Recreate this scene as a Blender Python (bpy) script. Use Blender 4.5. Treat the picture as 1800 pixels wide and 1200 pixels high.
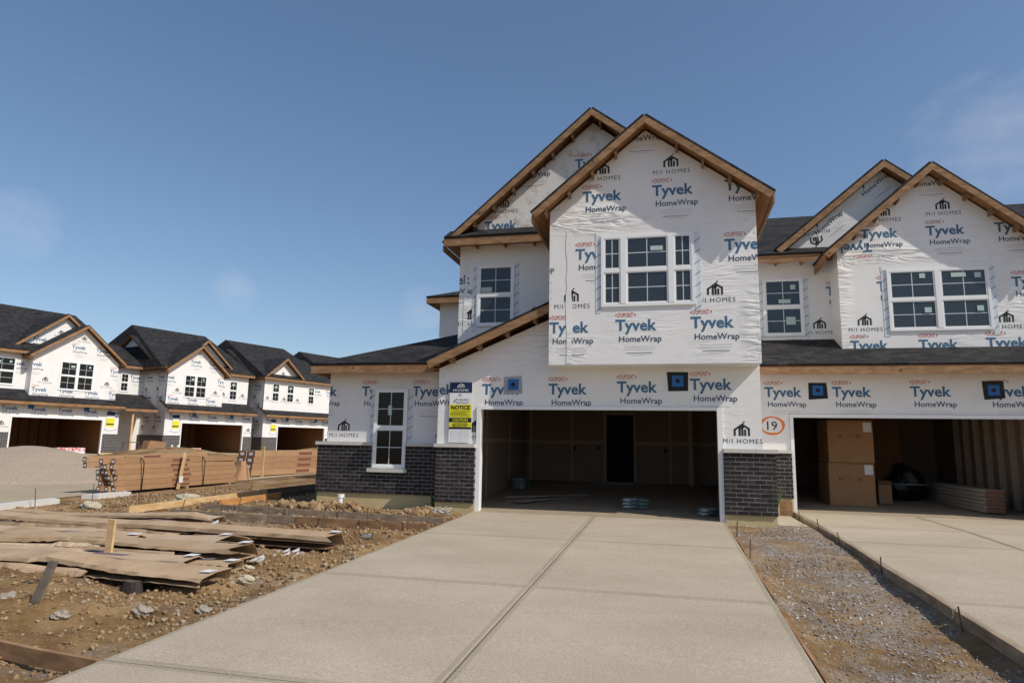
import bpy, bmesh, math, random
import numpy as np
from mathutils import Vector, Matrix, Quaternion
random.seed(7); rng = np.random.default_rng(7)
scene = bpy.context.scene
for o in list(bpy.data.objects): bpy.data.objects.remove(o, do_unlink=True)
COL = scene.collection
R = math.radians

# ------------------------------------------------------------------ camera
cam_d = bpy.data.cameras.new('camera'); cam = bpy.data.objects.new('camera', cam_d); COL.objects.link(cam)
scene.camera = cam
cam_d.sensor_width = 36.0; cam_d.lens = 36.0 * 1153.0 / 1800.0
cam_d.clip_start = 0.1; cam_d.clip_end = 6000
YAW, PIT, ROL = 0.2364, 0.1536, 0.0177
fw = Vector((-math.sin(YAW)*math.cos(PIT), math.cos(YAW)*math.cos(PIT), math.sin(PIT)))
rt = Vector((math.cos(YAW), math.sin(YAW), 0)); up = rt.cross(fw)
r2 = rt*math.cos(ROL) + up*math.sin(ROL); u2 = up*math.cos(ROL) - rt*math.sin(ROL)
M = Matrix((r2, u2, -fw)).transposed().to_4x4(); M.translation = Vector((3.929, -13.437, 1.403))
cam.matrix_world = M

# ------------------------------------------------------------------ sky and sun
SUN_TO = Vector((0.95, -0.35, 1.0)).normalized()
SUN_EL = math.asin(SUN_TO.z); SUN_AZ = math.atan2(SUN_TO.x, SUN_TO.y)
CLOUDS = [((-0.7608, 0.6005, 0.2461), 3.4), ((-0.5876, 0.7824, 0.2064), 2.2), ((-0.3601, 0.9121, 0.1957), 3.0), ((0.3818, 0.8505, 0.3619), 6)]
world = bpy.data.worlds.new('World'); scene.world = world; world.use_nodes = True
nt = world.node_tree; nt.nodes.clear()
wo = nt.nodes.new('ShaderNodeOutputWorld'); bg = nt.nodes.new('ShaderNodeBackground')
sky = nt.nodes.new('ShaderNodeTexSky'); sky.sky_type = 'NISHITA'; sky.sun_disc = False
sky.sun_elevation = SUN_EL; sky.sun_rotation = SUN_AZ
sky.altitude = 250; sky.air_density = 1.0; sky.dust_density = 1.3; sky.ozone_density = 2.6
bg.inputs['Strength'].default_value = 0.15
# a few small soft clouds, each at its own place in the sky
tc = nt.nodes.new('ShaderNodeTexCoord')
def wn(t, **k):
    n = nt.nodes.new(t)
    for a, b in k.items(): setattr(n, a, b)
    return n
gam = wn('ShaderNodeGamma'); gam.inputs['Gamma'].default_value = 0.84; nt.links.new(sky.outputs[0], gam.inputs['Color'])
hsv = wn('ShaderNodeHueSaturation'); hsv.inputs['Hue'].default_value = 0.503; hsv.inputs['Saturation'].default_value = 1.14; nt.links.new(gam.outputs[0], hsv.inputs['Color'])
mp = wn('ShaderNodeMapping'); mp.inputs['Scale'].default_value = (1, 1, 2.0)
nz = wn('ShaderNodeTexNoise'); nz.inputs['Scale'].default_value = 14.0; nz.inputs['Detail'].default_value = 7; nz.inputs['Roughness'].default_value = 0.6
nt.links.new(tc.outputs['Generated'], mp.inputs['Vector']); nt.links.new(mp.outputs['Vector'], nz.inputs['Vector'])
acc = None
for (dv, rad) in CLOUDS:
    dp = wn('ShaderNodeVectorMath', operation='DOT_PRODUCT'); dp.inputs[1].default_value = dv; nt.links.new(tc.outputs['Generated'], dp.inputs[0])
    m_ = wn('ShaderNodeMapRange'); m_.inputs['From Min'].default_value = math.cos(R(rad)); m_.inputs['From Max'].default_value = 1.0; nt.links.new(dp.outputs['Value'], m_.inputs['Value'])
    if acc is None: acc = m_.outputs[0]
    else:
        a_ = wn('ShaderNodeMath', operation='MAXIMUM'); nt.links.new(acc, a_.inputs[0]); nt.links.new(m_.outputs[0], a_.inputs[1]); acc = a_.outputs[0]
ml = wn('ShaderNodeMath', operation='MULTIPLY_ADD'); ml.inputs[1].default_value = .55; nt.links.new(acc, ml.inputs[0]); nt.links.new(nz.outputs['Fac'], ml.inputs[2])
mr = wn('ShaderNodeMapRange'); mr.inputs['From Min'].default_value = 0.68; mr.inputs['From Max'].default_value = 1.25; mr.inputs['To Max'].default_value = 0.22
nt.links.new(ml.outputs[0], mr.inputs['Value'])
mx = wn('ShaderNodeMixRGB'); mx.inputs['Color2'].default_value = (4.6, 4.7, 5.0, 1)
nt.links.new(mr.outputs[0], mx.inputs['Fac']); nt.links.new(hsv.outputs[0], mx.inputs['Color1'])
nt.links.new(mx.outputs[0], bg.inputs['Color']); nt.links.new(bg.outputs[0], wo.inputs['Surface'])
sd = bpy.data.lights.new('sun', 'SUN'); sun = bpy.data.objects.new('sun', sd); COL.objects.link(sun)
sd.energy = 3.9; sd.angle = R(0.53); sd.color = (1.0, 0.94, 0.85)
sun.rotation_euler = (-SUN_TO).to_track_quat('-Z', 'Y').to_euler(); sun.location = (30, -20, 40)
vs = scene.view_settings; vs.view_transform = 'Standard'; vs.look = 'None'; vs.exposure = 0.06; vs.gamma = 1.0
scene.render.engine = 'CYCLES'

# ------------------------------------------------------------------ materials
MATS = {}
def mat(name, col, rough=0.8, var=None, bump=None, spec=0.3, metal=0.0, coat=0):
    """var=(scale, other colour, contrast)  bump=(scale, strength)"""
    if name in MATS: return MATS[name]
    m = bpy.data.materials.new(name); m.use_nodes = True; n = m.node_tree; b = n.nodes['Principled BSDF']
    b.inputs['Base Color'].default_value = (*col, 1); b.inputs['Roughness'].default_value = rough
    b.inputs['Specular IOR Level'].default_value = spec; b.inputs['Metallic'].default_value = metal
    t = n.nodes.new('ShaderNodeTexCoord')
    if var:
        z = n.nodes.new('ShaderNodeTexNoise'); z.inputs['Scale'].default_value = var[0]; z.inputs['Detail'].default_value = 6; z.inputs['Roughness'].default_value = .65
        n.links.new(t.outputs['Object'], z.inputs['Vector'])
        r = n.nodes.new('ShaderNodeValToRGB'); c = var[2] if len(var) > 2 else .2
        r.color_ramp.elements[0].position = .5-c; r.color_ramp.elements[1].position = .5+c
        r.color_ramp.elements[0].color = (*col, 1); r.color_ramp.elements[1].color = (*var[1], 1)
        n.links.new(z.outputs['Fac'], r.inputs['Fac']); n.links.new(r.outputs['Color'], b.inputs['Base Color'])
    if bump:
        z2 = n.nodes.new('ShaderNodeTexNoise'); z2.inputs['Scale'].default_value = bump[0]; z2.inputs['Detail'].default_value = 5
        n.links.new(t.outputs['Object'], z2.inputs['Vector'])
        bp = n.nodes.new('ShaderNodeBump'); bp.inputs['Strength'].default_value = bump[1]; bp.inputs['Distance'].default_value = .02
        n.links.new(z2.outputs['Fac'], bp.inputs['Height']); n.links.new(bp.outputs['Normal'], b.inputs['Normal'])
    MATS[name] = m; return m

def wood_mat(name, c1, c2, axis='X', scale=1.0):
    """sawn lumber: grain stretched along one axis, knots"""
    if name in MATS: return MATS[name]
    m = bpy.data.materials.new(name); m.use_nodes = True; n = m.node_tree; b = n.nodes['Principled BSDF']
    t = n.nodes.new('ShaderNodeTexCoord'); mp_ = n.nodes.new('ShaderNodeMapping')
    sc = {'X': (.8, 14, 14), 'Y': (14, .8, 14), 'Z': (14, 14, .8), 'D': (2.5, 8, 8)}[axis]
    mp_.inputs['Scale'].default_value = tuple(scale*v for v in sc)
    z = n.nodes.new('ShaderNodeTexNoise'); z.inputs['Scale'].default_value = 1.6; z.inputs['Detail'].default_value = 5; z.inputs['Distortion'].default_value = .6
    r = n.nodes.new('ShaderNodeValToRGB'); r.color_ramp.elements[0].position = .32; r.color_ramp.elements[1].position = .68
    r.color_ramp.elements[0].color = (*c1, 1); r.color_ramp.elements[1].color = (*c2, 1)
    n.links.new(t.outputs['Object'], mp_.inputs['Vector']); n.links.new(mp_.outputs['Vector'], z.inputs['Vector'])
    n.links.new(z.outputs['Fac'], r.inputs['Fac'])
    v = n.nodes.new('ShaderNodeTexVoronoi'); v.inputs['Scale'].default_value = 2.6; n.links.new(t.outputs['Object'], v.inputs['Vector'])
    k = n.nodes.new('ShaderNodeMapRange'); k.inputs['From Min'].default_value = .05; k.inputs['From Max'].default_value = .1; k.inputs['To Min'].default_value = .35; k.inputs['To Max'].default_value = 1
    n.links.new(v.outputs['Distance'], k.inputs['Value'])
    mm = n.nodes.new('ShaderNodeMixRGB'); mm.blend_type = 'MULTIPLY'; mm.inputs['Fac'].default_value = 1
    n.links.new(r.outputs['Color'], mm.inputs['Color1']); n.links.new(k.outputs[0], mm.inputs['Color2'])
    n.links.new(mm.outputs['Color'], b.inputs['Base Color']); b.inputs['Roughness'].default_value = .75; b.inputs['Specular IOR Level'].default_value = .25
    bp = n.nodes.new('ShaderNodeBump'); bp.inputs['Strength'].default_value = .25; bp.inputs['Distance'].default_value = .01
    n.links.new(z.outputs['Fac'], bp.inputs['Height']); n.links.new(bp.outputs['Normal'], b.inputs['Normal'])
    MATS[name] = m; return m

def wrap_mat(name, col, wrinkle, dirt, zones=()):
    """house wrap: white spun sheet with creases, staples and mud stains"""
    m = bpy.data.materials.new(name); m.use_nodes = True; n = m.node_tree; b = n.nodes['Principled BSDF']
    t = n.nodes.new('ShaderNodeTexCoord')
    def N(tp, **k):
        q = n.nodes.new(tp)
        for a, c in k.items(): q.inputs[a].default_value = c
        n.links.new(t.outputs['Object'], q.inputs['Vector']); return q
    a = N('ShaderNodeTexNoise', Scale=1.1, Detail=3.0)
    cr = n.nodes.new('ShaderNodeValToRGB'); cr.color_ramp.elements[0].position = .35; cr.color_ramp.elements[1].position = .7
    cr.color_ramp.elements[0].color = (*[c*.95 for c in col], 1); cr.color_ramp.elements[1].color = (*col, 1)
    n.links.new(a.outputs['Fac'], cr.inputs['Fac'])
    # mud
    d = N('ShaderNodeTexNoise', Scale=3.2, Detail=8.0, Roughness=.7)
    dr = n.nodes.new('ShaderNodeMapRange'); dr.inputs['From Min'].default_value = .50; dr.inputs['From Max'].default_value = .68; dr.inputs['To Max'].default_value = dirt
    n.links.new(d.outputs['Fac'], dr.inputs['Value'])
    m1 = n.nodes.new('ShaderNodeMixRGB'); m1.inputs['Color2'].default_value = (.42, .30, .15, 1)
    n.links.new(dr.outputs[0], m1.inputs['Fac']); n.links.new(cr.outputs['Color'], m1.inputs['Color1'])
    # staples
    v = N('ShaderNodeTexVoronoi', Scale=3.1); vr = n.nodes.new('ShaderNodeMath'); vr.operation = 'LESS_THAN'; vr.inputs[1].default_value = .035
    n.links.new(v.outputs['Distance'], vr.inputs[0])
    vm = n.nodes.new('ShaderNodeMath'); vm.operation = 'MULTIPLY'; vm.inputs[1].default_value = .55; n.links.new(vr.outputs[0], vm.inputs[0])
    m2 = n.nodes.new('ShaderNodeMixRGB'); m2.inputs['Color2'].default_value = (.25, .25, .25, 1)
    n.links.new(vm.outputs[0], m2.inputs['Fac']); n.links.new(m1.outputs['Color'], m2.inputs['Color1'])
    n.links.new(m2.outputs['Color'], b.inputs['Base Color'])
    b.inputs['Roughness'].default_value = .42; b.inputs['Specular IOR Level'].default_value = .35
    # creases: stretched ridged noise, stronger in patches
    mp_ = n.nodes.new('ShaderNodeMapping'); mp_.inputs['Scale'].default_value = (.7, .7, 3.6); mp_.inputs['Rotation'].default_value = (0, .2, 0)
    n.links.new(t.outputs['Object'], mp_.inputs['Vector'])
    w = n.nodes.new('ShaderNodeTexNoise'); w.inputs['Scale'].default_value = 1.5; w.inputs['Detail'].default_value = 2.2; w.inputs['Distortion'].default_value = 1.1
    n.links.new(mp_.outputs['Vector'], w.inputs['Vector'])
    s1 = n.nodes.new('ShaderNodeMath'); s1.operation = 'SUBTRACT'; s1.inputs[1].default_value = .5; n.links.new(w.outputs['Fac'], s1.inputs[0])
    s2 = n.nodes.new('ShaderNodeMath'); s2.operation = 'ABSOLUTE'; n.links.new(s1.outputs[0], s2.inputs[0])
    s3 = n.nodes.new('ShaderNodeMath'); s3.operation = 'POWER'; s3.inputs[1].default_value = .6; n.links.new(s2.outputs[0], s3.inputs[0])
    pm = N('ShaderNodeTexNoise', Scale=.75, Detail=1.0); pr = n.nodes.new('ShaderNodeMapRange'); pr.inputs['From Min'].default_value = .50; pr.inputs['From Max'].default_value = .66; pr.inputs['To Min'].default_value = .07
    n.links.new(pm.outputs['Fac'], pr.inputs['Value'])
    fac = pr.outputs[0]
    for (zc, zs, amp) in zones:          # creased spots: gaussian of the distance to a centre, own extent per axis
        mz = n.nodes.new('ShaderNodeMapping'); mz.vector_type = 'POINT'; mz.inputs['Scale'].default_value = tuple(1/q for q in zs); mz.inputs['Location'].default_value = tuple(-c/q for c, q in zip(zc, zs))
        n.links.new(t.outputs['Object'], mz.inputs['Vector'])
        ln = n.nodes.new('ShaderNodeVectorMath'); ln.operation = 'LENGTH'; n.links.new(mz.outputs['Vector'], ln.inputs[0])
        gr = n.nodes.new('ShaderNodeMapRange'); gr.interpolation_type = 'SMOOTHSTEP'; gr.inputs['From Min'].default_value = 1.0; gr.inputs['From Max'].default_value = .3; gr.inputs['To Max'].default_value = amp; n.links.new(ln.outputs['Value'], gr.inputs['Value'])
        ad_ = n.nodes.new('ShaderNodeMath'); ad_.operation = 'ADD'; n.links.new(fac, ad_.inputs[0]); n.links.new(gr.outputs[0], ad_.inputs[1]); fac = ad_.outputs[0]
    s4 = n.nodes.new('ShaderNodeMath'); s4.operation = 'MULTIPLY'; n.links.new(s3.outputs[0], s4.inputs[0]); n.links.new(fac, s4.inputs[1])
    bp = n.nodes.new('ShaderNodeBump'); bp.inputs['Strength'].default_value = wrinkle; bp.inputs['Distance'].default_value = .08
    n.links.new(s4.outputs[0], bp.inputs['Height']); n.links.new(bp.outputs['Normal'], b.inputs['Normal'])
    MATS[name] = m; return m

def shingle_mat():
    m = bpy.data.materials.new('asphalt_shingle'); m.use_nodes = True; n = m.node_tree; b = n.nodes['Principled BSDF']
    uv = n.nodes.new('ShaderNodeUVMap')
    br = n.nodes.new('ShaderNodeTexBrick'); br.offset = .37; br.inputs['Scale'].default_value = 1.0
    br.inputs['Brick Width'].default_value = .24; br.inputs['Row Height'].default_value = .14; br.inputs['Mortar Size'].default_value = .006; br.inputs['Bias'].default_value = 0.0
    br.inputs['Color1'].default_value = (.014, .014, .015, 1); br.inputs['Color2'].default_value = (.040, .038, .038, 1); br.inputs['Mortar'].default_value = (.008, .008, .009, 1)
    n.links.new(uv.outputs['UV'], br.inputs['Vector'])
    z = n.nodes.new('ShaderNodeTexNoise'); z.inputs['Scale'].default_value = 90; n.links.new(uv.outputs['UV'], z.inputs['Vector'])
    mm = n.nodes.new('ShaderNodeMixRGB'); mm.blend_type = 'OVERLAY'; mm.inputs['Fac'].default_value = .5
    n.links.new(br.outputs['Color'], mm.inputs['Color1']); n.links.new(z.outputs['Color'], mm.inputs['Color2'])
    n.links.new(mm.outputs['Color'], b.inputs['Base Color']); b.inputs['Roughness'].default_value = .9; b.inputs['Specular IOR Level'].default_value = .2
    bp = n.nodes.new('ShaderNodeBump'); bp.inputs['Strength'].default_value = .6; bp.inputs['Distance'].default_value = .01
    n.links.new(br.outputs['Fac'], bp.inputs['Height']); bp.invert = True; n.links.new(bp.outputs['Normal'], b.inputs['Normal'])
    MATS['shingle'] = m; return m

def brick_far_mat():
    m = bpy.data.materials.new('dark_brick_far'); m.use_nodes = True; n = m.node_tree; b = n.nodes['Principled BSDF']
    uv = n.nodes.new('ShaderNodeUVMap'); br = n.nodes.new('ShaderNodeTexBrick'); br.inputs['Scale'].default_value = 1.0
    br.inputs['Brick Width'].default_value = .25; br.inputs['Row Height'].default_value = .093; br.inputs['Mortar Size'].default_value = .010
    br.inputs['Color1'].default_value = (.030, .025, .025, 1); br.inputs['Color2'].default_value = (.055, .045, .043, 1); br.inputs['Mortar'].default_value = (.26, .25, .24, 1)
    n.links.new(uv.outputs['UV'], br.inputs['Vector']); n.links.new(br.outputs['Color'], b.inputs['Base Color']); b.inputs['Roughness'].default_value = .85
    MATS['brick_far'] = m; return m

WRAP = wrap_mat('house_wrap', (.80, .785, .762), .24, .10)
WRAPB = wrap_mat('house_wrap_bay', (.80, .785, .762), .30, .10, [((2.4, -.5, 5.95), (1.7, 1, .38), 3.2), ((5.55, -.5, 3.7), (.35, 1, 1.0), 3.0), ((9.0, 3.1, 5.95), (2.2, 1, .3), 3.0), ((7.95, 3.1, 5.2), (.3, 1, 1.2), 2.0)])
WRAPG = wrap_mat('house_wrap_crumpled', (.80, .785, .762), .55, .10)
WRAPM = wrap_mat('house_wrap_muddy', (.69, .67, .63), .2, .8)
SHING = shingle_mat(); BRFAR = brick_far_mat()
WOODX = wood_mat('sawn_pine', (.20, .11, .055), (.35, .205, .105), 'D')
WOODOLD = wood_mat('weathered_board', (.20, .14, .09), (.38, .29, .20), 'D')
WOODNEW = wood_mat('fresh_pine', (.48, .30, .14), (.64, .45, .24), 'D')
OSB = mat('sheathing_board', (.28, .13, .055), .85, (9, (.38, .20, .09)))
VINYL = mat('white_vinyl', (.80, .80, .79), .35)
GLASS = mat('window_glass', (.030, .038, .045), .04, spec=.6)
GLASSD = mat('window_glass_dark_reflection', (.008, .008, .008), .05, spec=.28)  # same glass, its darker reflection put into the colour
MUNT = mat('white_grid', (.62, .65, .68), .5)
TAPE = None
def tape_mat():
    m = bpy.data.materials.new('flashing_tape'); m.use_nodes = True; n = m.node_tree; b = n.nodes['Principled BSDF']
    t = n.nodes.new('ShaderNodeTexCoord'); mp_ = n.nodes.new('ShaderNodeMapping'); mp_.inputs['Rotation'].default_value = (0, R(35), 0)
    n.links.new(t.outputs['Object'], mp_.inputs['Vector'])
    w = n.nodes.new('ShaderNodeTexWave'); w.bands_direction = 'Z'; w.inputs['Scale'].default_value = 1.7; w.inputs['Distortion'].default_value = .3
    n.links.new(mp_.outputs['Vector'], w.inputs['Vector'])
    r = n.nodes.new('ShaderNodeValToRGB'); r.color_ramp.elements[0].position = .03; r.color_ramp.elements[1].position = .09
    r.color_ramp.elements[0].color = (.30, .35, .40, 1); r.color_ramp.elements[1].color = (.62, .66, .70, 1)
    n.links.new(w.outputs['Fac'], r.inputs['Fac']); n.links.new(r.outputs['Color'], b.inputs['Base Color']); b.inputs['Roughness'].default_value = .35
    return m
TAPE = tape_mat()
INK_BLUE = mat('ink_blue', (.055, .145, .25), .6); INK_NAVY = mat('ink_navy', (.05, .085, .14), .6)
INK_RED = mat('ink_red', (.55, .13, .10), .6); INK_BLACK = mat('ink_black', (.025, .025, .028), .6); INK_GREY = mat('ink_grey', (.48, .49, .51), .6); INK_MID = mat('ink_mid', (.22, .24, .27), .6)
BRICK = [mat('dark_brick_%d' % i, c, .85, (14, tuple(x*1.7 for x in c)), (60, .3)) for i, c in enumerate([(.016, .013, .013), (.024, .019, .018), (.034, .026, .024)])]
MORTAR = mat('mortar', (.27, .258, .245), .95, (30, (.20, .19, .18)), (80, .3))
FOUND = mat('foundation_concrete', (.50, .39, .19), .9, (3, (.57, .47, .27)), (30, .2))
STONE = mat('cast_stone_sill', (.60, .57, .52), .8, (8, (.52, .49, .44)), (60, .15))
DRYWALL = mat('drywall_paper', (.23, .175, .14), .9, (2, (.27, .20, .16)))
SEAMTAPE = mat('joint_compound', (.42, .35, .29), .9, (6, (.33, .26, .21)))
GFLOOR = mat('garage_floor', (.36, .29, .20), .85, (3, (.28, .22, .15)), (40, .1))
STUD = wood_mat('stud_wood', (.16, .08, .04), (.26, .14, .07), 'Z')
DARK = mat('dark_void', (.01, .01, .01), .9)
BLACKTAPE = mat('black_tape', (.008, .008, .009), .35); BLUEBOX = mat('blue_box', (.02, .13, .40), .4); GREYTAPE = mat('grey_tape', (.45, .46, .46), .3, (20, (.25, .26, .27)))
CARD = mat('cardboard', (.36, .21, .11), .85, (5, (.42, .26, .145)), (40, .1))
CARDW = mat('weathered_cardboard', (.34, .225, .13), .85, (2.2, (.46, .335, .215)), (10, .35))
CARDIN = mat('cardboard_end', (.16, .09, .05), .9)
WHITEP = mat('white_label', (.75, .75, .74), .6, (25, (.55, .55, .56)))
STEEL = mat('rusty_steel', (.07, .05, .04), .7, (20, (.14, .09, .06)))
PVC = mat('white_pvc', (.75, .74, .70), .4)
ROCK = mat('limestone', (.50, .45, .33), .95, (4, (.36, .31, .22)), (12, .8))
YELLOW = mat('sign_yellow', (.72, .68, .03), .5); NAVY = mat('sign_navy', (.012, .03, .085), .5); WHITE = mat('sign_white', (.78, .78, .77), .5); BLACK = mat('sign_black', (.012, .012, .012), .5)
ORANGE = mat('spray_orange', (.80, .18, .02), .6)
GREEN = mat('weed_leaf', (.07, .14, .03), .8)
STICKER = mat('window_sticker', (.42, .55, .50), .5)

# ------------------------------------------------------------------ mesh building
class G:
    def __init__(s): s.v = []; s.f = []; s.m = []; s.uv = []
    def face(s, pts, m=0, uv=None):
        i = len(s.v); s.v += [tuple(p) for p in pts]; s.f.append(tuple(range(i, i+len(pts)))); s.m.append(m); s.uv.append(uv)
    def box(s, x0, x1, y0, y1, z0, z1, m=0):
        s.hexa([(x0,y0,z0),(x1,y0,z0),(x1,y1,z0),(x0,y1,z0),(x0,y0,z1),(x1,y0,z1),(x1,y1,z1),(x0,y1,z1)], m); return s
    def hexa(s, p, m=0):
        i = len(s.v); s.v += [tuple(q) for q in p]
        for f in ((0,3,2,1),(4,5,6,7),(0,1,5,4),(1,2,6,5),(2,3,7,6),(3,0,4,7)):
            s.f.append(tuple(i+k for k in f)); s.m.append(m)
            s.uv.append([(p[k][0]+p[k][1], p[k][2]) for k in f])
        return s
    def beam(s, a, b, w, h, m=0, upv=(0,0,1)):
        """box from a to b, w across, h along upv, centred"""
        a = Vector(a); b = Vector(b); d = (b-a).normalized(); u = Vector(upv); x = d.cross(u).normalized(); u = x.cross(d)
        x = x*w/2; u = u*h/2
        s.hexa([a-x-u, b-x-u, b+x-u, a+x-u, a-x+u, b-x+u, b+x+u, a+x+u], m); return s
    def prism(s, poly, off, m=0, mside=None):
        """planar polygon (3D pts) extruded by vector off"""
        off = Vector(off); p = [Vector(q) for q in poly]; k = len(p)
        i = len(s.v); s.v += [tuple(q) for q in p] + [tuple(q+off) for q in p]
        ms = m if mside is None else mside
        s.f.append(tuple(i+j for j in range(k))); s.m.append(m); s.uv.append(None)
        s.f.append(tuple(i+k+j for j in reversed(range(k)))); s.m.append(ms); s.uv.append(None)
        for j in range(k):
            j2 = (j+1) % k; s.f.append((i+j2, i+j, i+k+j, i+k+j2)); s.m.append(ms); s.uv.append(None)
        return s
    def tube(s, pts, r, seg=6, m=0):
        pts = [Vector(p) for p in pts]; rings = []
        for j, p in enumerate(pts):
            d = (pts[min(j+1, len(pts)-1)] - pts[max(j-1, 0)]).normalized()
            x = d.orthogonal().normalized(); y = d.cross(x)
            rr = r[j] if isinstance(r, (list, tuple)) else r
            i = len(s.v); s.v += [tuple(p + (x*math.cos(t)+y*math.sin(t))*rr) for t in [2*math.pi*k/seg for k in range(seg)]]; rings.append(i)
        for a, b in zip(rings, rings[1:]):
            for k in range(seg):
                s.f.append((a+k, a+(k+1) % seg, b+(k+1) % seg, b+k)); s.m.append(m); s.uv.append(None)
        for i in (rings[0], rings[-1]): s.f.append(tuple(i+k for k in range(seg))); s.m.append(m); s.uv.append(None)
        return s
    def mesh(s, name, mats, smooth=False, fix=True):
        me = bpy.data.meshes.new(name); me.from_pydata(s.v, [], s.f)
        for q in (mats if isinstance(mats, (list, tuple)) else [mats]): me.materials.append(q)
        me.polygons.foreach_set('material_index', s.m)
        if any(u is not None for u in s.uv):
            L = me.uv_layers.new(name='UVMap').data; k = 0
            for f, u in zip(s.f, s.uv):
                for j in range(len(f)):
                    if u is not None: L[k].uv = u[j]
                    k += 1
        if fix:
            bm = bmesh.new(); bm.from_mesh(me); bmesh.ops.recalc_face_normals(bm, faces=bm.faces); bm.to_mesh(me); bm.free()
        if smooth: me.polygons.foreach_set('use_smooth', [True]*len(me.polygons))
        return me
def put(name, me, parent=None, loc=None):
    o = bpy.data.objects.new(name, me); COL.objects.link(o)
    if parent is not None: o.parent = parent
    if loc is not None: o.location = loc
    return o
def part(name, g, mats, parent=None, label=None, **k):
    o = put(name, g.mesh(name, mats, **k), parent)
    if label: o['label'] = label
    return o
def tag(o, label, cat, group=None):
    o['label'] = label; o['category'] = cat
    if group: o['group'] = group
    return o
def struct(o, kind='structure'): o['kind'] = kind; return o
def thing(name, label, cat, loc=(0,0,0), rotz=0, group=None):
    o = bpy.data.objects.new(name, None); COL.objects.link(o); o.location = loc; o.rotation_euler = (0,0,rotz); o.empty_display_size = .3
    return tag(o, label, cat, group)

# ------------------------------------------------------------------ lettering
_txt = {}
def text2d(body, width=None, height=None, bold=0.0, spacing=1.0):
    key = (body, width, height, bold, spacing)
    if key in _txt: return _txt[key]
    c = bpy.data.curves.new('t', 'FONT'); c.body = body; c.offset = bold; c.resolution_u = 2; c.space_character = spacing
    o = bpy.data.objects.new('t', c); COL.objects.link(o)
    dg = bpy.context.evaluated_depsgraph_get(); me = o.evaluated_get(dg).to_mesh()
    v = np.array([x.co[:2] for x in me.vertices]); f = [tuple(p.vertices) for p in me.polygons]
    o.evaluated_get(dg).to_mesh_clear(); bpy.data.objects.remove(o); bpy.data.curves.remove(c)
    mn, mxx = v.min(0), v.max(0); v = v - (mn+mxx)/2; s = (mxx-mn)
    kx = width/s[0] if width else height/s[1]; ky = height/s[1] if height else kx
    v = v*np.array([kx, ky]); _txt[key] = (v, f); return v, f
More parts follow.
